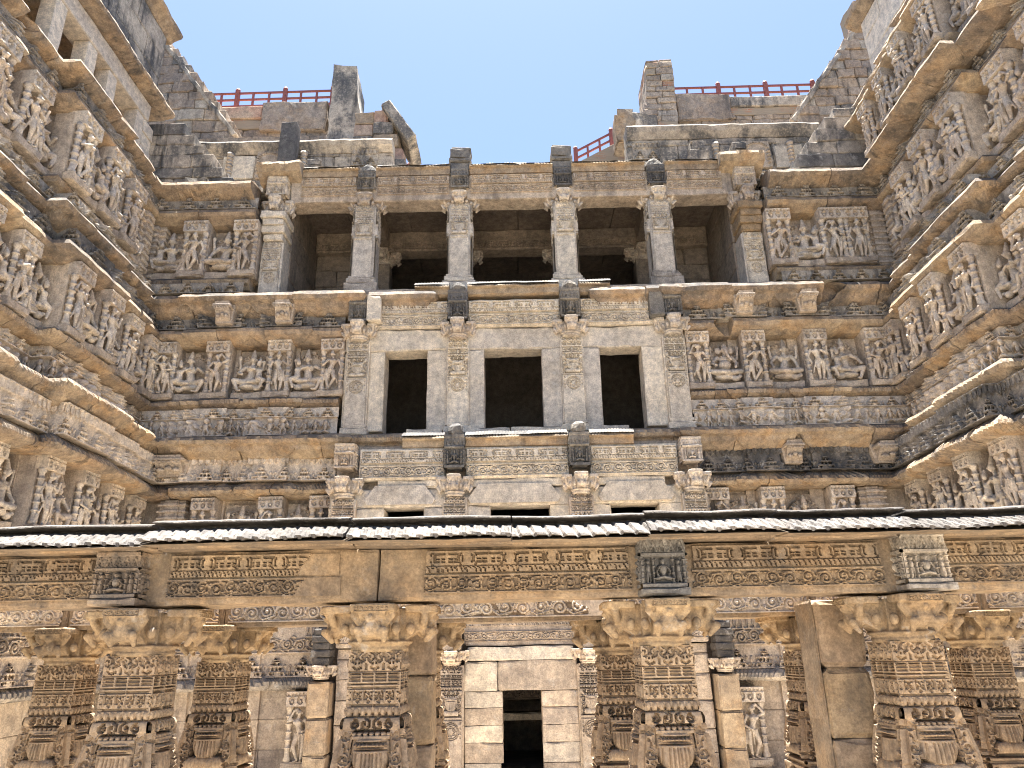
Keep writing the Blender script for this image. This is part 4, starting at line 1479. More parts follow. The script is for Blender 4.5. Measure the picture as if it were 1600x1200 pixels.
for nm, z0, z1, yb in (('lower', 1.9, 4.2, 15.75), ('middle', 4.3, 7.9, 16.25)):
    t = thing('room', f'dark {nm} room behind the window openings', 'room', group='dark rooms behind the windows')
    rb(t, 'far_wall', 'room_shade', -4.1, 4.1, 19.0, 19.4, z0, z1, seg=.5)
    rb(t, 'side_wall', 'room_shade', -4.2, -3.9, yb, 19.4, z0, z1, seg=.5)
    rb(t, 'side_wall', 'room_shade', 3.95, 4.25, yb, 19.4, z0, z1, seg=.5)
    rb(t, 'floor_slab', 'room_shade', -4.2, 4.25, yb - .1, 19.4, z0 - .15, z0 + .04, seg=.5)
    rb(t, 'ceiling', 'room_shade', -4.2, 4.25, yb - .1, 19.4, z1 - .15, z1 + .05, seg=.5)
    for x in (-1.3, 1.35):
        rb(t, 'inner_pillar', 'room_shade', x - .22, x + .22, 17.4, 17.85, z0, z1, seg=.4)
        rb(t, 'inner_beam', 'room_shade', x - .2, x + .2, yb + .05, 19.0, z1 - .55, z1 - .16, seg=.5)

rb(t1, 'core_wall', 'wall', -3.85, 3.9, 15.42, 15.74, 3.2, 4.25, seg=.4)
rb(t2, 'core_wall', 'wall', -3.85, 3.9, 15.95, 16.24, 7.05, 8.04, seg=.4)

def entablature(label, y, z0, spans, hs, mat, cor=None):
    t = thing('carved_beam', label, 'beam', group='carved beams of the window front')
    h1, h2 = hs
    for x0, x1 in spans:
        rb(t, 'beam_stone', mat, x0, x1, y, y + .6, z0, z0 + h1 + h2 + .16, seg=.25, amp=.008, chip=.015)
        p = [(x0 + .03, y), (x1 - .03, y)]
        L = x1 - x0 - .06
        relief(p, tile(cv_scroll(h1, .014, .04), L).wear(.006), z0 + .04, .006, 'scroll_band', mat, t)
        relief(p, tile(cv_lozenge(h2, .014, .04), L).wear(.006), z0 + h1 + .1, .03, 'lozenge_band', mat, t)
    return t

SP = [(-3.3, -1.5), (-1.06, 1.1), (1.56, 3.4)]
entablature('double banded carved beam above the low openings', 15.12, 3.42, SP, (.26, .26), 'pale')
entablature('double banded carved beam above the three tall windows', 15.62, 7.12, SP, (.26, .27), 'pale')
for x, k in ((-3.57, 'far left'), (-1.28, 'left of the middle opening'), (1.33, 'right of the middle opening'), (3.66, 'far right')):
    t = half_pillar('pilaster', f'short carved pilaster between the low openings, {k}', x, 15.2, 1.7, 1.32, .44, 'fig', sc=.72, base=False, depth=.2)
    put('bracket_capital', SCAP, t, (0, -.12, 1.33), 0, (.72, .72, 1.0))
    dk = abs(x) < 2
    o = put('carved_block', DBLK if dk else FBLK, t, (0, -.14, 1.74 + (.16 if dk else .2)), 0, (.9, .9, 1.15 if dk else .95))
    if dk:
        b = MB().ball((0, -.2, 2.72), (.17, .14, .16)).rough(.03, 6)
        b.build('broken_stub', 'dark', t)
for x, k in ((-3.57, 'far left'), (-1.28, 'left of the middle window'), (1.33, 'right of the middle window'), (3.68, 'far right')):
    t = half_pillar('pilaster', f'tall carved pilaster beside the windows, {k}', x, 15.7, 4.6, 2.2, .46, 'pale', sc=.8, base=True, depth=.13)
    put('bracket_capital', SCAP, t, (0, -.08, 2.2), 0, (.78, .72, 1.0))
    put('carved_block', DBLK, t, (0, -.12, 2.62), 0, (.95, .95, 1.2))
    if abs(x) > 2:
        put('stepped_block', MB().rbox(-.16, .16, -.3, .2, 0, .62, .1, .03, .02).mesh('stepped_block', 'dark' if x > 0 else 'pale'), t, (.36 if x < 0 else -.36, -.08, 2.62))
    else:
        MB().ball((0, -.2, 3.45), (.17, .15, .16)).rough(.03, 6).build('broken_stub', 'dark', t)
# small corrugated cornices of the middle bays
for z, y, lab, segs in ((4.1, 15.2, 'thin dark corrugated cornice under the tall windows', ((-2.4, -1.5), (-1.06, 1.1), (1.56, 2.5))),
                        (7.92, 15.66, 'thin dark corrugated cornice under the open loggia', ((-2.3, -1.5), (-1.06, 1.1), (1.56, 2.3)))):
    t = thing('cornice', lab, 'cornice', group='cornices of the window front')
    for x0, x1 in segs:
        sweep([(x0, y), (x1, y)], [(-.5, z + .30), (.1, z + .30), (.24, z + .2), (.26, z + .17), (.22, z + .155), (.14, z + .15), (.13, z + .01), (.02, z - .02), (-.5, z - .02)],
              .09, .012, .03, (.065, .02, .2, 1, 3), x0).build('cornice_stone', 'ochre', t)
        sweep([(x0, y), (x1, y)], [(-.5, z + .34), (.11, z + .34), (.255, z + .225), (.12, z + .306), (-.5, z + .306)], .07, .012, .03, (.065, .016, .2, 1, 2), x0 + 3).build('cornice_top', 'dark', t)

# ------------------------------------------------------------------ the open loggia
YL = 16.4
t = thing('loggia', 'dim stone loggia with slab ceiling behind the upper columns', 'loggia')
rb(t, 'floor_slab', 'wall', -6.3, 6.3, 15.9, 21.5, 8.06, 8.29, seg=.4)
for k, (x0, x1) in enumerate(((-6.0, -4.6), (-4.6, -2.9), (-2.9, -1.3), (-1.3, .2), (.2, 1.4), (1.4, 2.9), (2.9, 4.4), (4.4, 6.0))):
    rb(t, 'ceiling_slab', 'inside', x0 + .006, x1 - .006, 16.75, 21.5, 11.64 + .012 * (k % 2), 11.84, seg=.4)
for sgn in (-1, 1):
    a, b = sorted((sgn * 5.72, sgn * 6.1))
    z = 8.3
    for h in (.8, .75, .7, .6, .5):
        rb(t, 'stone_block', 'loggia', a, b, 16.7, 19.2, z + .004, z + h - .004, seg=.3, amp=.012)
        z += h
    a, b = sorted((sgn * 3.95, sgn * 5.7))
    z = 8.3
    k = 0
    for h in (.62, .55, .5, .5, .52):
        m_ = a + (b - a) * (.35 if k % 2 else .6)
        for q0, q1 in ((a, m_), (m_, b)):
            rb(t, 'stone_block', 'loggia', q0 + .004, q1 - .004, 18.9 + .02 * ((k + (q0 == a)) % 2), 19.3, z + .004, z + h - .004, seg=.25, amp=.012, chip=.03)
        z += h
        k += 1
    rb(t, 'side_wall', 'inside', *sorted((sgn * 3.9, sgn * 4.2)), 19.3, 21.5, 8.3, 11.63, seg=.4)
rb(t, 'far_wall', 'room_shade', -4.2, 4.2, 21.4, 21.8, 8.2, 11.85, seg=.4)
rb(t, 'roof_slab', 'upper', -6.3, 6.3, 16.3, 21.8, 11.86, 12.02, seg=.4)
for x0, x1 in ((-5.7, -3.75), (-3.75, -1.35), (-1.35, 1.4), (1.4, 3.8), (3.8, 5.7)):
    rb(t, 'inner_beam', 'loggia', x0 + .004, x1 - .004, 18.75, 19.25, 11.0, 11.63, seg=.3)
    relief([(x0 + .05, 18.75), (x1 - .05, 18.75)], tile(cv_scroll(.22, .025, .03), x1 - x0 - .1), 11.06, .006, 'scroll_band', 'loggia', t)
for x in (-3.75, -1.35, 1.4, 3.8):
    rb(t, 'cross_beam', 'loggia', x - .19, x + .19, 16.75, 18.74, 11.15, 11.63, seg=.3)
for x in (-3.75, -1.35, 1.4, 3.8):
    p = thing('inner_pillar', 'dim bracketed pillar at the back of the loggia, ' + {-3.75: 'far left', -1.35: 'left of the middle', 1.4: 'right of the middle', 3.8: 'far right'}[x],
              'pillar', (x, 19.0, 8.3), group='inner pillars of the loggia')
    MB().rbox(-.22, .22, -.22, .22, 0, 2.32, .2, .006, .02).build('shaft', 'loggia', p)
    put('bracket_capital', SCAP, p, (0, 0, 2.31), 0, (.95, .95, .98))

# loggia front columns
def loggia_column_mesh():
    w_, H_ = .62, 2.25
    b = MB()
    for k in range(4):
        c = shaft_canvas(w_ * .74, H_, .017, 3 + k, .8, .022)
        T = H_ - c.Z
        c.H = np.where(T > 1.0, 0.0 + .004 * fbm(np.stack([c.X, c.Z, c.X * 0 + k], -1), 4, 3), c.H)
        me = c.mesh('tmp', None, skirt=False)
        a = np.zeros(len(me.vertices) * 3)
        me.vertices.foreach_get('co', a)
        P = a.reshape(-1, 3) + np.array([-w_ * .37, -w_ / 2, 0])
        ca, sa = math.cos(k * math.pi / 2), math.sin(k * math.pi / 2)
        Q = np.stack([P[:, 0] * ca - P[:, 1] * sa, P[:, 0] * sa + P[:, 1] * ca, P[:, 2]], -1)
        b.add(Q.tolist(), [tuple(p.vertices) for p in me.polygons])
        bpy.data.meshes.remove(me)
    r = w_ / 2 - .035
    q = w_ * .37 - .012
    pts = [(-q, -r), (q, -r), (r, -q), (r, q), (q, r), (-q, r), (-r, q), (-r, -q)]
    b.add([(x, y, z) for z in (0.002, H_ - .002) for x, y in pts], [(i, (i + 1) % 8, (i + 1) % 8 + 8, i + 8) for i in range(8)])
    return b.mesh('shaft', 'pale')
LCOL = loggia_column_mesh()
LCAP = capital_mesh('fig', 1.0)
for x, k in ((-3.72, 'far left'), (-1.31, 'left of the middle'), (1.36, 'right of the middle'), (3.78, 'far right')):
    t = thing('loggia_column', f'pale carved column on the loggia edge, {k}', 'column', (x, YL, 8.29), group='front columns of the loggia')
    b = MB()
    b.rbox(-.40, .40, -.40, .40, 0, .26, .14, .01, .03)
    b.rbox(-.36, .36, -.36, .36, .262, .4, .14, .01, .03)
    b.rbox(-.32, .32, -.32, .32, .402, .47, .14, .008, .02)
    b.build('base', 'pale' if abs(x) < 3 else 'grey', t)
    put('shaft', LCOL, t, (0, 0, .26))
    put('bracket_capital', LCAP, t, (0, 0, 2.40), 0, (.95, .92, .97))
    put('carved_block', DBLK, t, (0, -.17, 2.98), 0, (.95, .8, .92))
    if abs(x) < 3:
        b = MB().rbox(-.27, .27, -.2, .25, 3.56, 3.86, .1, .02, .04)
        b.rbox(-.29, .29, -.24, .25, 3.865, 3.98, .1, .02, .04)
        b.rbox(-.27, .27, -.22, .25, 3.985, 4.28, .1, .03, .06)
        b.rbox(-.24, .3, -.1, .3, 4.285, 4.4, .1, .03, .06)
        b.build('roof_stub', 'dark', t)
    else:
        MB().ball((0, -.12, 3.62), (.24, .2, .2)).rough(.05, 5).build('broken_stub', 'dark', t)
for x, k in ((-6.0, 'left'), (6.03, 'right')):
    s = -1 if x < 0 else 1
    t = thing('corner_pilaster', f'stepped corner pilaster with bracket stack at the {k} end of the loggia', 'pilaster', (x, YL, 8.29), group='corner pilasters of the loggia')
    c = shaft_canvas(.46, 1.5, .017, 5, .72, .02)
    put('carved_face', c.mesh('carved_face', 'pale', .2), t, (-.23, -.29, 0))
    MB().rbox(-.27, .27, -.26, .3, 0.002, 1.52, .2, .008, .02).build('shaft', 'pale', t)
    b = MB()
    b.rbox(-.25, .25, -.34, .3, 1.53, 1.72, .12, .01, .03)
    b.rbox(-.29, .29, -.40, .3, 1.725, 1.92, .12, .01, .03)
    b.rbox(-.26, .26, -.44, .3, 1.925, 2.1, .12, .01, .03)
    b.rbox(-.31, .31, -.5, .3, 2.105, 2.3, .12, .01, .03)
    b.build('bracket_stack', 'capital' if s > 0 else 'pale', t)
    put('bracket_capital', LCAP, t, (0, -.1, 2.25), 0, (.8, .85, 1.2))
    put('carved_block', FBLK, t, (0, -.25, 2.8), 0, (1.1, .9, 1.0))
    b = sweep([(-.62 if s > 0 else -.5, -.1), (.5 if s > 0 else .62, -.1)], [(-.3, 3.74), (.3, 3.78), (.62, 3.66), (.66, 3.56), (.5, 3.42), (.1, 3.3), (-.3, 3.3)], .08, .03, .09, (.1, .02, .1, 3, 4), 4.0 + x)
    b.build('eave_stone', 'ochre', t)

t = thing('carved_beam', 'long double banded beam carried by the loggia columns', 'beam', group='carved beams of the window front')
for x0, x1 in ((-5.7, -3.72), (-3.72, -1.31), (-1.31, 1.36), (1.36, 3.78), (3.78, 5.75)):
    rb(t, 'beam_stone', 'wall', x0 + .004, x1 - .004, YL - .22, YL + .33, 10.98, 11.7, seg=.25, amp=.008, chip=.015)
    p = [(x0 + .28, YL - .22), (x1 - .28, YL - .22)]
    relief(p, tile(cv_scroll(.22, .014, .04), x1 - x0 - .56).wear(.006), 11.16, .006, 'scroll_band', 'wall', t)
    relief(p, tile(cv_lozenge(.24, .014, .04), x1 - x0 - .56).wear(.006), 11.43, .03, 'lozenge_band', 'wall', t)
t = thing('cornice', 'thin corrugated roof edge along the top of the loggia', 'cornice', group='cornices of the window front')
for i, (x0, x1) in enumerate(((-5.6, -3.95), (-3.48, -1.56), (-1.05, 1.1), (1.6, 3.5), (4.02, 5.7))):
    sweep([(x0, YL - .1), (x1, YL - .1)], [(-.5, 12.03), (.12, 12.03), (.28, 11.93), (.3, 11.9), (.26, 11.885), (.2, 11.87), (.18, 11.715), (-.5, 11.71)],
          .09, .012, .03, (.08, .02, .2, 1, 3), x0).build('cornice_stone', 'ochre', t)
    sweep([(x0, YL - .1), (x1, YL - .1)], [(-.5, 12.07), (.13, 12.07), (.295, 11.955), (.14, 12.036), (-.5, 12.036)], .08, .014, .03, (.08, .018, .2, 1, 2), x0 + 2).build('cornice_top', 'grey', t)

# ------------------------------------------------------------------ ruined upper walls and terraces
rnd = random.Random(21)
def courses(t, x0, x1, y0, y1, z0, z1, hh, mat, stepx=None, lw=(.6, 1.2), amp=.014, jit=.02, nm='stone_block', mats=None):
    """stones laid in courses; stepx(k) trims the row to make a stepped edge"""
    z, k = z0, 0
    while z < z1 - .05:
        h = min(hh * rnd.uniform(.85, 1.15), z1 - z)
        a, b = (x0, x1) if stepx is None else stepx(k, x0, x1)
        x = a
        while x < b - .02:
            e = x + rnd.uniform(*lw)
            if b - e < lw[0] * .6:
                e = b
            rb(t, nm, rnd.choice(mats) if mats else mat, x + .004, e - .004, y0 + rnd.uniform(-jit, jit), y1, z + .004, z + h - .004, seg=.2, amp=amp, chip=.03)
            x = e
        z += h
        k += 1

for side in ('left', 'right'):
    s = -1 if side == 'left' else 1
    def xr(a, b):
        return sorted((s * a, s * b))
    t = thing('stepped_masonry', f'blackened stepped masonry climbing in the {side} upper corner of the court', 'masonry', group='stepped corner masonry')
    def step(k, a, b):
        return (a, b - .30 * k) if s < 0 else (a + .30 * k, b)
    courses(t, *xr(10.3, 7.1), 16.5, 17.6, 11.3, 13.9, .38, 'upper', step, mats=['upper', 'blotch', 'upper'])
    # panelled wall above the back wall
    t = thing('panelled_wall', f'blotched panelled wall with a sculpted niche above the {side} back wall', 'wall', group='panelled upper walls')
    xa, xb = xr(8.9, 3.35)
    zt = 13.5 if s < 0 else 13.75
    courses(t, xa, xb, 17.5, 18.0, 12.0, zt, .75, 'upper', None, (1.0, 1.8), .008)
    sweep([(xa, 17.5), (xb, 17.5)], [(-.4, zt + .42), (.12, zt + .41), (.2, zt + .32), (.14, zt + .18), (.0, zt + .01), (-.4, zt + .01)], .12, .015, .03, None, s * 3).build('coping', 'upper', t)
    sweep([(xa, 17.5), (xb, 17.5)], [(-.2, 12.6), (.1, 12.59), (.15, 12.5), (.04, 12.38), (-.2, 12.38)], .12, .015, .04, None, s * 5).build('string_course', 'upper', t)
    nx = -7.2 if s < 0 else 6.6
    put('niche_panel', HALO[0], t, (nx, 17.42, 12.62), 0, (1.0, 1, .78))
    rb(t, 'plain_panel', 'pale', nx - .95 if s < 0 else nx + .9, nx - .05 if s < 0 else nx + 1.7, 17.42, 17.6, 12.66, 13.42, seg=.3)
    for q in (-1.1, 1.0):
        put('colonette', CLN, t, (nx + q + .35, 17.4, 12.62), 0, (1.5, 1.5, .92))
    put('lattice_panel', cv_lattice(.75, .55, .02, .06).mesh('lattice_panel', 'upper', .1), t, (-4.5 if s < 0 else 3.5, 17.44, 13.0))
    put('ledge_block', MB().rbox(0, .8, -.12, .2, 0, .7, .15, .02, .04).mesh('ledge_block', 'upper'), t, (-4.5 if s < 0 else 3.5, 17.44, 12.2))
    # loose stones along the top of the cornice
    t = thing('loose_stones', f'row of broken stones on the {side} back wall below the panelled wall', 'stones', group='loose stones')
    x = 8.6
    while x > 6.3:
        w_ = rnd.uniform(.35, .7)
        a, b = xr(x, x - w_ + .03)
        MB().rbox(a, b, 16.3 + rnd.uniform(-.1, .1), 16.9, 11.44, 11.62 + rnd.uniform(0, .3), .12, .05, .08).build('broken_stone', rnd.choice(['grey', 'upper', 'dark']), t)
        x -= w_

# the dark upright slab and stubs on the left roof edge
t = thing('dark_pillar_stub', 'dark square pillar stub standing at the left end of the roof', 'pillar stub')
MB().rbox(-6.42, -5.98, 16.9, 17.3, 12.3, 14.15, .2, .008, .02).build('shaft', 'dark', t)
MB().rbox(-6.52, -5.88, 16.8, 17.4, 12.02, 12.3, .2, .008, .03).build('base', 'grey', t)
for x, y, lab, h in ((-5.35, 16.9, 'rounded grey stone stub right of the dark pillar stub', .75), (5.15, 16.9, 'pale squat stone stub on the right roof edge', 1.1), (6.2, 16.7, 'carved grey finial stub over the right loggia corner', .85)):
    t = thing('roof_stub', lab, 'stone stub', (x, y, 12.02))
    b = MB().rbox(-.26, .26, -.2, .3, 0, h * .7, .12, .03, .08)
    b.rbox(-.2, .2, -.16, .26, h * .705, h, .1, .03, .09)
    b.build('stub_stone', 'upper', t)
    MB().rbox(-.32, .32, -.26, .3, .002 - .06, .16, .12, .02, .04).build('plinth', 'grey', t)

# rubble terraces with parapets, brick courses and railings
RAIL = {}
def railing(label, pts, h=.95):
    t = thing('railing', label, 'railing', group='red railings on the parapets')
    P = [Vector(p) for p in pts]
    for a, b in zip(P[:-1], P[1:]):
        L = (b - a).length
        n = max(1, int(round(L / .53)))
        q = (b - a).to_track_quat('X', 'Z').to_euler()
        for z in (.16, .43, .70):
            m_ = MB().box(0, L, -.025, .025, -.03, .03)
            o = m_.build('rail', 'red', t, a + Vector((0, 0, z)))
            o.rotation_euler = q
        for k in range(n + 1):
            p = a.lerp(b, k / n)
            big = k % 3 == 0
            r = .065 if big else .032
            hh = .80 if big else .70
            m_ = MB().box(-r, r, -r, r, -.1, hh)
            if big:
                m_.ball((0, 0, hh + .03), .08, 8, 5)
            m_.build('post', 'red', t, p)
    return t

t = thing('rubble_terrace', 'rubble and plaster parapet wall under the left red railing', 'wall', group='upper parapet walls')
courses(t, -12.5, -5.9, 19.6, 20.4, 14.6, 16.15, .3, 'rubble', None, (.4, .9), .03, .05, 'rubble_stone')
rb(t, 'plaster_band', 'rubble', -8.1, -5.95, 19.5, 20.4, 16.0, 17.15, seg=.2, amp=.03, chip=.05)
rb(t, 'brick_band', 'brick', -12.5, -8.11, 19.62, 20.4, 16.16, 16.55, seg=.3, amp=.02)
rb(t, 'coping', 'pink', -12.5, -8.11, 19.56, 20.4, 16.56, 17.05, seg=.3, amp=.012)
railing('long red railing on the left parapet', [(-12.4, 20.0, 17.22), (-5.95, 20.0, 17.3)], .85)
t = thing('rubble_terrace', 'rubble and brick parapet wall under the right red railing', 'wall', group='upper parapet walls')
courses(t, 5.45, 12.5, 19.6, 20.4, 14.6, 16.3, .3, 'rubble', None, (.4, .9), .03, .05, 'rubble_stone')
rb(t, 'plaster_band', 'rubble', 5.47, 7.25, 19.5, 20.4, 16.05, 17.12, seg=.2, amp=.04, chip=.07)
rb(t, 'brick_band', 'brick', 7.26, 12.5, 19.62, 20.4, 16.31, 16.6, seg=.3, amp=.02)
rb(t, 'coping', 'upper', 7.26, 12.5, 19.56, 20.4, 16.61, 17.02, seg=.3, amp=.012)
railing('long red railing on the right parapet', [(5.5, 20.05, 17.12), (12.4, 20.0, 17.14)], .85)

def buttress(label, x0, x1, flare, zt, mat, slant):
    """tapering buttress: front face wider at the foot, flank falling back"""
    t = thing('buttress', label, 'buttress', group='buttresses at the gap in the parapet')
    n = 14
    b = MB()
    zs = np.linspace(14.9, zt, n)
    f = np.clip((zs - 14.9) / (zt - 14.9), 0, 1)
    cur = (1 - f) ** 2.2
    L = x0 - (.06 if flare > 0 else 0) * cur + (flare if flare < 0 else 0) * cur
    Rr = x1 + (flare if flare > 0 else 0) * cur + (.03 if flare < 0 else 0) * cur
    for yy, kk in ((19.3, 0), (21.0, 1)):
        pass
    P = []
    for i in range(n):
        tl = slant * f[i] ** 6
        ring = []
        for fx in np.linspace(0, 1, 7):
            ring.append((L[i] + (Rr[i] - L[i]) * fx, 19.3, zs[i] + tl * (fx - .5)))
        for fy in np.linspace(0, 1, 5)[1:]:
            ring.append((Rr[i] - .1 * fy, 19.3 + 1.7 * fy, zs[i] + tl * .5))
        for fx in np.linspace(1, 0, 7)[1:]:
            ring.append((L[i] + (Rr[i] - L[i]) * fx, 21.0, zs[i] + tl * (fx - .5)))
        for fy in np.linspace(1, 0, 5)[1:]:
            ring.append((L[i] + .1 * fy, 19.3 + 1.7 * fy, zs[i] - tl * .5))
        P.append(ring)
    P = np.array(P)
    P = P + .025 * np.stack([fbm(P + 3 * k, 1.7, 3) for k in range(3)], -1)
    b.grid(P)
    o = len(b.v)
    b.v.extend(map(tuple, P[-1].tolist()))
    b.f.append(tuple(range(o, o + P.shape[1])))
    b.build('masonry_face', mat, t)
    return t
buttress('smooth grey plastered buttress left of the gap, flaring at its foot', -5.78, -5.0, .75, 18.42, 'upper', -.12)
t = thing('buttress', 'rough rubble buttress with brick patches right of the gap, flaring at its foot', 'buttress', group='buttresses at the gap in the parapet')
def flare_(k, a, b):
    f = min(1, .24 * k / 3.5)
    return (a - .55 * (1 - f) ** 2.2, b)
courses(t, 4.55, 5.42, 19.3, 20.9, 14.9, 18.35, .24, 'rubble', flare_, (.3, .6), .025, .03, 'rubble_stone', ['rubble', 'rubble', 'brick', 'upper'])
# broken shrine end with slanting roof slab, left of the gap
t = thing('shrine_end', 'broken shrine end with a slanting roof slab at the left edge of the gap', 'ruin')
z = 12.9
for k, xr_ in enumerate((-3.0, -3.08, -3.18, -3.32, -3.5, -3.68)):
    for x0, x1 in ((-4.7, -4.1), (-4.1, xr_)):
        rb(t, 'stone_block', ('ochre', 'upper', 'pink')[(k + (x0 < -4.2)) % 3], x0 + .004, x1 - .004, 18.2 + rnd.uniform(-.06, .06), 19.3, z + .004, z + .44, seg=.14, amp=.02, chip=.05)
    z += .45
sl_ = MB().rbox(0, 1.6, 18.0, 19.4, -.08, .24, .14, .008, .03)
q_ = sl_.build('roof_slab', 'upper', t, (-3.82, 0, 15.72))
q_.rotation_euler = (0, math.radians(58), 0)
# falling wall right of the gap with its own railing
t = thing('falling_wall', 'rubble wall falling away towards the gap, right of it', 'wall')
pts = [(2.1, 14.2), (5.0, 14.2), (5.0, 16.4), (4.5, 16.3), (4.15, 15.9), (3.85, 15.6), (3.4, 15.4), (2.9, 15.1), (2.5, 14.85), (2.1, 14.65)]
MB().prism(pts, 19.7, 20.4).rough(.04, 2.5).build('masonry_core', 'brick', t)
for x, z, w_, h in ((3.2, 14.3, .6, .9), (3.75, 14.3, .7, 1.0), (3.3, 15.1, .5, .35)):
    rb(t, 'broken_stone', 'ochre' if x < 3.5 else 'upper', x, x + w_, 18.2, 19.0, z, z + h, seg=.15, amp=.06, chip=.12)
railing('short red railing sloping down along the falling wall', [(2.15, 20.0, 14.6), (3.35, 20.0, 15.3)], .7)
railing('tip of a red railing behind the loggia roof, left side of the gap', [(-3.3, 20.2, 14.25), (-2.4, 20.2, 13.85)], .7)

def xr2(s, a, b):
    return sorted((s * a, s * b))
# side retaining walls of rubble
for side in ('left', 'right'):
    s = -1 if side == 'left' else 1
    t = thing('retaining_wall', f'sloping rubble retaining wall at the {side} end of the upper terrace', 'wall', group='sloping retaining walls')
    o_ = .35 if s > 0 else 0
    def trim(k, a, b):
        xi = 8.3 + o_ + max(0, (12.5 + .36 * k - 14.9) / 1.38)
        return (a, -xi) if s < 0 else (xi, b)
    courses(t, *xr2(s, 8.3 + o_, 12.2), 18.2, 19.3, 12.5, 19.4, .36, 'rubble', trim, (.35, .8), .03, .04, 'rubble_stone', ['rubble', 'rubble', 'upper'])
    cp = MB().rbox(0, 5.2, 18.15, 19.35, -.02, .14, .15, .03, .05)
    q_ = cp.build('coping', 'upper', t, (s * (8.25 + o_), 0, 14.85))
    q_.rotation_euler = (0, -math.radians(54) if s > 0 else -math.radians(126), 0)
t = thing('brick_pier', 'brick edged rubble pier behind the right wall top', 'pier')
MB().rbox(11.4, 12.3, 18.6, 19.6, 16.5, 20.0, .25, .05, .08).build('masonry_core', 'brick', t)

# ------------------------------------------------------------------ left terrace house with square pillars
t = thing('terrace_house', 'restored pale terrace house with square pillars and stained parapet, upper left', 'building')
XL = -9.75
rb(t, 'floor_slab', 'ochre2', -12, XL + .12, 4, 16.6, 11.30, 11.70, seg=.3, amp=.02, chip=.05)
for y in (8.3, 9.55, 10.8, 12.05, 13.3, 14.20, 15.6):
    rb(t, 'square_pillar', 'cream', XL - .36, XL, y, y + .38, 11.71, 13.59, seg=.4, amp=.004, chip=.012)
rb(t, 'lintel_beam', 'cream', XL - .5, XL + .03, 4, 16.15, 13.60, 14.10, seg=.4, amp=.006, chip=.015)
z = 12.01
for k in range(4):
    rb(t, 'stone_block', 'cream', XL - .6, XL - .02 + .03 * (k % 2), 16.0, 16.5, z + .004, z + .4 - .004, seg=.2, amp=.006)
    z += .4
for k, y in enumerate(np.arange(4, 16, 1.5)):
    rb(t, 'back_panel', ('pink', 'cream', 'pink', 'ochre')[k % 4], XL - 1.5, XL - 1.2, y, y + 1.49, 11.95, 14.15, seg=.4)
rb(t, 'ceiling', 'ochre', XL - 1.6, XL - .51, 4, 16.4, 13.85, 14.10, seg=.4)
cornice(t, 'eave_stone', [(XL, 4), (XL, 16.7)], [(-.4, 14.60), (.0, 14.60), (.36, 14.37), (.42, 14.27), (.38, 14.20), (.1, 14.11), (-.4, 14.11)], 'ochre2', 1.4, (.1, .014, .3, 3, 4), 9)
for z0, z1 in ((14.61, 15.35), (15.35, 16.1), (16.1, 16.85)):
    y = 4.0
    while y < 16.45:
        e = min(y + rnd.uniform(.9, 1.5), 16.5)
        if 16.5 - e < .4:
            e = 16.5
        rb(t, 'parapet_stone', 'upper', XL - .7, XL - .1 + rnd.uniform(-.015, .015), y + .004, e - .004, z0 + .004, z1 - .004, seg=.3, amp=.008)
        y = e
cornice(t, 'coping_stone', [(XL - .1, 4), (XL - .1, 16.75)], [(-.6, 17.25), (.28, 17.24), (.34, 17.15), (.3, 17.06), (.1, 16.95), (.0, 16.86), (-.6, 16.86)], 'ochre2', 1.6, None, 13)

# ------------------------------------------------------------------ right upper storey
t = thing('ledge', 'fringed ochre ledge that carries the topmost statue row of the right wall', 'ledge', group='cornices and ledges of the court walls')
pth = [(9.45, 16.7), (9.45, 4)]
def rpath(bx):
    return [p for p in mirror([q for q in lpath(bx, 16.7, -bx + .5)[:-1]])]
cornice(t, 'ledge_stone', rpath(9.42), [(-.3, 11.76), (.14, 11.74), (.24, 11.66), (.2, 11.58), (.05, 11.44), (-.3, 11.42)], 'ochre', 1.2, None, 31)
t = thing('recessed_wall', 'topmost recessed stone wall face behind the statues on the right side', 'wall', group='recessed wall faces')
sweep(rpath(9.58), [(-.3, 13.1), (0, 13.1), (0, 12.4), (-.012, 12.39), (0, 12.38), (0, 11.6), (-.3, 11.6)], .2, .01).build('wall_face', 'wall', t)
t = thing('cornice', 'ochre cornice sheltering the topmost statue row of the right wall', 'cornice', group='cornices and ledges of the court walls')
cornice(t, 'cornice_stone', rpath(9.5), [(-.3, 13.4), (.2, 13.38), (.42, 13.24), (.44, 13.16), (.36, 13.1), (.1, 13.0), (-.3, 12.98)], 'ochre', 1.3, None, 33, chip=.05)
p = rpath(9.5)
cv = cv_lattice(plen(p), .34, .022, .06, 9).wear(.012, 5, 2)
tag(relief(p, cv, 13.36, 0, 'carved_frieze', 'fig'), 'pale pierced frieze just under the top eave of the right wall', 'frieze', 'carved friezes of the court walls')
t = thing('cornice', 'fluted brown eave along the top of the right wall', 'cornice', group='cornices and ledges of the court walls')
cornice(t, 'eave_stone', rpath(9.95), [(-.4, 14.3), (.1, 14.28), (.42, 14.08), (.5, 13.96), (.46, 13.9), (.2, 13.74), (-.4, 13.68)], 'ochre2', 1.4, (.11, .016, .35, 3, 5), 35)
t = thing('parapet_wall', 'plain pale parapet wall with a small eave at the top right', 'wall')
for z0, z1 in ((14.25, 14.9), (14.9, 15.6), (15.6, 16.3), (16.3, 16.9)):
    y = 4.0
    while y < 16.5:
        e = y + rnd.uniform(1.0, 1.8)
        if 16.6 - e < .5:
            e = 16.6
        rb(t, 'parapet_stone', 'cream', 10.25 + rnd.uniform(-.01, .01), 10.9, y + .004, e - .004, z0 + .004, z1 - .004, seg=.3, amp=.006)
        y = e
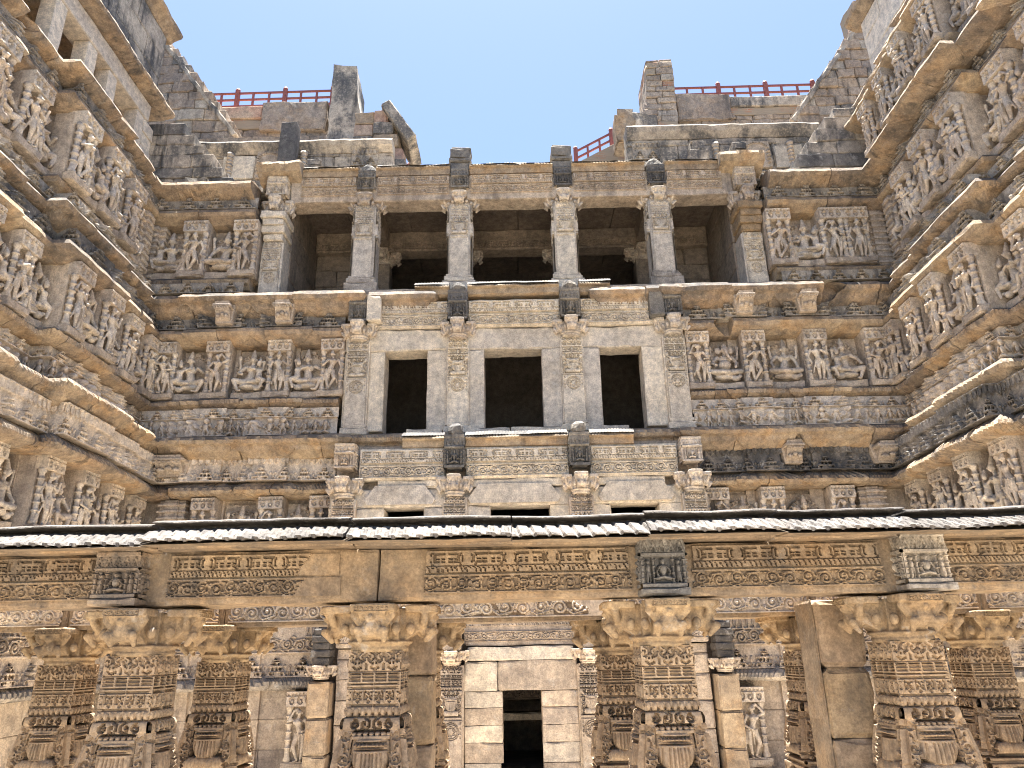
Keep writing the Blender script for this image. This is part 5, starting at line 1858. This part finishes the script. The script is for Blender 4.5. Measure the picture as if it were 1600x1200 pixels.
cornice(t, 'coping_stone', [(10.25, 16.9), (10.25, 4)], [(-.6, 17.25), (.28, 17.24), (.34, 17.15), (.3, 17.06), (.1, 16.95), (.0, 16.9), (-.6, 16.9)], 'ochre', 1.6, None, 17)

# mass of earth and masonry behind the carved faces
tag(MB().box(-14, -9.75, 3, 18, ZF, 11.7).build('earth_bank', 'rubble'), kind='structure')
tag(MB().box(10.1, 14, 3, 18, ZF, 14.1).build('earth_bank', 'rubble'), kind='structure')
tag(MB().box(-13, -6.4, 16.75, 19.5, ZF, 11.8).build('earth_bank', 'rubble'), kind='structure')
tag(MB().box(6.4, 13, 16.75, 19.5, ZF, 11.8).build('earth_bank', 'rubble'), kind='structure')
tag(MB().box(-13, -6.4, 18.1, 24, 11.8, 14.6).build('earth_bank', 'rubble'), kind='structure')
tag(MB().box(6.4, 13, 18.1, 24, 11.8, 14.6).build('earth_bank', 'rubble'), kind='structure')
tag(MB().box(-6.4, -4.3, 16.75, 19.3, ZF, 8.0).build('earth_bank', 'rubble'), kind='structure')
tag(MB().box(4.35, 6.4, 16.75, 19.3, ZF, 8.0).build('earth_bank', 'rubble'), kind='structure')

# ------------------------------------------------------------------ front pavilion
FX = [(-3.5, 'second column from the left edge'), (-1.3, 'just left of the doorway'), (1.32, 'just right of the doorway'), (3.56, 'beside the plain post on the right')]
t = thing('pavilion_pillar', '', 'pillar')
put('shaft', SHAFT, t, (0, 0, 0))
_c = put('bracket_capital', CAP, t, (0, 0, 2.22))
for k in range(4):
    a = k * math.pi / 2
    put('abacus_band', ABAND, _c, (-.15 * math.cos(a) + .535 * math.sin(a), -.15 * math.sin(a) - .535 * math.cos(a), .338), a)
proto = t
FL = ['front row pavilion pillar with vase carving at the far left', 'front row pavilion pillar just left of the doorway',
      'front row pavilion pillar right of the doorway under the tall figured block', 'front row pavilion pillar right of the plain square post']
BL = {-5.35: 'shaded second row pavilion pillar at the left picture edge', -3.5: 'shaded second row pavilion pillar between the two left front pillars',
      -1.2: 'second row pavilion pillar mostly hidden behind the left plain post', 1.16: 'second row pavilion pillar close left of the front pillar right of the doorway',
      3.42: 'second row pavilion pillar left of the plain square post', 5.4: 'shaded second row pavilion pillar at the right picture edge'}
for i, (x, _) in enumerate(FX):
    o = proto if i == 0 else dup(proto, (0, 0, 0))
    o.location = (x, 7.27, ZF)
    o.rotation_euler.z = (0, math.pi, math.pi / 2, -math.pi / 2)[i]
    tag(o, FL[i], 'pillar', 'carved pillars of the front pavilion')
for i, (x, lab) in enumerate(BL.items()):
    o = dup(proto, (x, 9.3, ZF - .075), (math.pi / 2, 0, math.pi, -math.pi / 2, 0, math.pi)[i], lab, 'carved pillars of the front pavilion')
for x0, x1, y0, y1, lab, mat in ((2.92, 3.36, 7.62, 8.2, 'plain square repair post with chamfered edge under the right beam', 'pink'),
                                 (-1.22, -.86, 7.62, 8.1, 'plain repair post close behind the pillar left of the doorway', 'front')):
    t = thing('plain_post', lab, 'post', (0, 0, 0), group='plain repair posts')
    z = ZF
    for h in (.72, .66, .62, .64):
        MB().rbox(x0, x1, y0, y1, z + .003, z + h - .003, .14, .012, .03, .05).build('post_stone', {.72: mat, .66: 'pillar', .62: 'capital', .64: 'pillar'}[h], t)
        z += h
    MB().rbox(x0 - .022, x0 - .002, y0 + .05, y1 - .08, ZF, z, .2, .006, .01).build('edge_strip', 'front', t)

def pavilion_beam(label, x0, x1, y, z0, h, thick, mat, bands, mat2=None):
    t = thing('pavilion_beam', label, 'beam', group='carved beams of the front pavilion')
    rb(t, 'beam_stone', mat, x0 + .006, x1 - .006, y, y + thick, z0, z0 + h, seg=.14, amp=.012, chip=.02)
    for kind, zz, hh, a, b in bands:
        L = b - a
        cv = tile(cv_lozenge(hh, .0105, .036, 1.75 + .11 * (int(abs(x0) * 10) % 5)) if kind == 'lozenge' else cv_scroll(hh, .0105, .034, 1.6 + .12 * (int(abs(x1) * 10) % 4)), L).wear(.006, 4, x0)
        wn = fbm(np.stack([cv.X + x0, cv.Z, 0 * cv.X], -1), 1.5, 3) > .62
        cv.H[wn] = .012
        relief([(a, y), (b, y)], cv, zz, .002, kind + '_band', mat2 or mat, t)
    return t
YB = 7.0
spans = [(-8.5, -3.5), (-3.5, -1.29), (-1.29, 1.32), (1.32, 3.56), (3.56, 9)]
marg = [(0.1, .3), (.26, .35), (.42, .28), (.28, .2), (.3, .1)]
labs = ['carved front beam at the left picture edge', 'carved front beam between the two left pillars', 'carved front beam over the doorway', 'carved front beam between the two right pillars', 'carved front beam at the right picture edge']
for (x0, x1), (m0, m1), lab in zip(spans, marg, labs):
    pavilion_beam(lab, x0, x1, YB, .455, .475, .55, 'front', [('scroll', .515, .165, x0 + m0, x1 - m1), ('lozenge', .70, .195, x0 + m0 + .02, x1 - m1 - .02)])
for (x0, x1), lab in zip([(-8.5, -5.3), (-5.3, -3.45), (-3.45, -1.2), (-1.2, 1.16), (1.16, 3.42), (3.42, 5.4), (5.4, 9)],
                         ['far left', 'left of the second pillar', 'between the left pillars', 'over the doorway', 'right of the doorway', 'behind the plain post', 'far right']):
    pavilion_beam('scroll carved second row beam with a band paled as if lit, ' + lab, x0, x1, 9.0, .33, .30, .5, 'front', [('scroll', .38, .22, x0 + .06, x1 - .06)], 'fig')  # paler stone on the scroll bands stands in for light falling there
for x, h, mat, lab in ((-3.64, .40, 'ochre2', 'brown figured block on the beam over the leftmost front pillar'), (1.31, .46, 'dark', 'dark grey figured block on the beam right of the doorway'),
                       (3.68, .44, 'grey', 'pale grey figured block on the beam over the rightmost front pillar')):
    me = carved_block_mesh(.40, h, .36, mat, .0095, int(x * 3))
    t = thing('figured_block', lab, 'carved block', (x, 7.0, .52), group='figured blocks on the pavilion beam')
    put('carved_block', me, t)
    MB().rbox(-.22, .22, -.22, .1, -.07, -.004, .1, .01, .02).build('plinth', mat, t)
    MB().rbox(-.17, .17, -.21, .1, h + .004, .46, .1, .015, .02).build('cap_stone', mat, t) if h < .45 else None

t = thing('pavilion_cornice', 'long sun bleached cornice with slanting flutes across the front of the pavilion', 'cornice')
prof = [(-.6, 1.148), (.22, 1.148), (.30, 1.127), (.303, 1.116), (.06, 1.112), (.05, 1.078), (.22, 1.074), (.33, 1.045), (.44, .998), (.54, .955), (.55, .935), (.505, .93)]
prof_u = [(-.6, 1.045), (.045, 1.045), (.50, .926), (.2, .94), (.13, .952), (.12, .934), (-.02, .931), (-.6, .931)]
x = -8.5
k = 0
for x1 in (-6.3, -4.9, -3.3, -1.5, -.05, 1.15, 2.35, 3.5, 5.1, 7, 9):
    up = .02 * math.sin(k * 2.3)
    sl = .45 if x1 < 0.1 else (-.12 if x1 < 1.2 else -.4)
    pth = [(x + .005, 6.95), (x1 - .005, 6.95)]
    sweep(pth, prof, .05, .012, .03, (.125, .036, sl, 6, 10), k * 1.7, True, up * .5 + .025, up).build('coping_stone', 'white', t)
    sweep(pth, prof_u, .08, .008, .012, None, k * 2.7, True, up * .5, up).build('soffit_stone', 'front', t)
    x = x1
    k += 1
import OpenImageIO as oiio,sys
b=oiio.ImageBuf('/workdir/render_main.png');s=b.spec();k=s.width/1600
for n,(x0,y0,x1,y1) in dict(sky_top=(500,20,1000,60),sky_low=(700,180,850,220),pale=(672,580,692,660),pale2=(855,560,875,640),flankstat=(250,550,520,620),chajja=(280,700,520,715),beam=(540,860,580,930),pillar=(560,1030,620,1100),cop=(250,828,500,838),leftst=(20,400,200,560),rightst=(1420,180,1560,300),upper=(480,225,560,255)).items():
    r=oiio.ROI(int(x0*k),int(x1*k),int(y0*k),int(y1*k))
    st=oiio.ImageBufAlgo.computePixelStats(b,roi=r)
    print(n,[round(v*255) for v in st.avg[:3]])
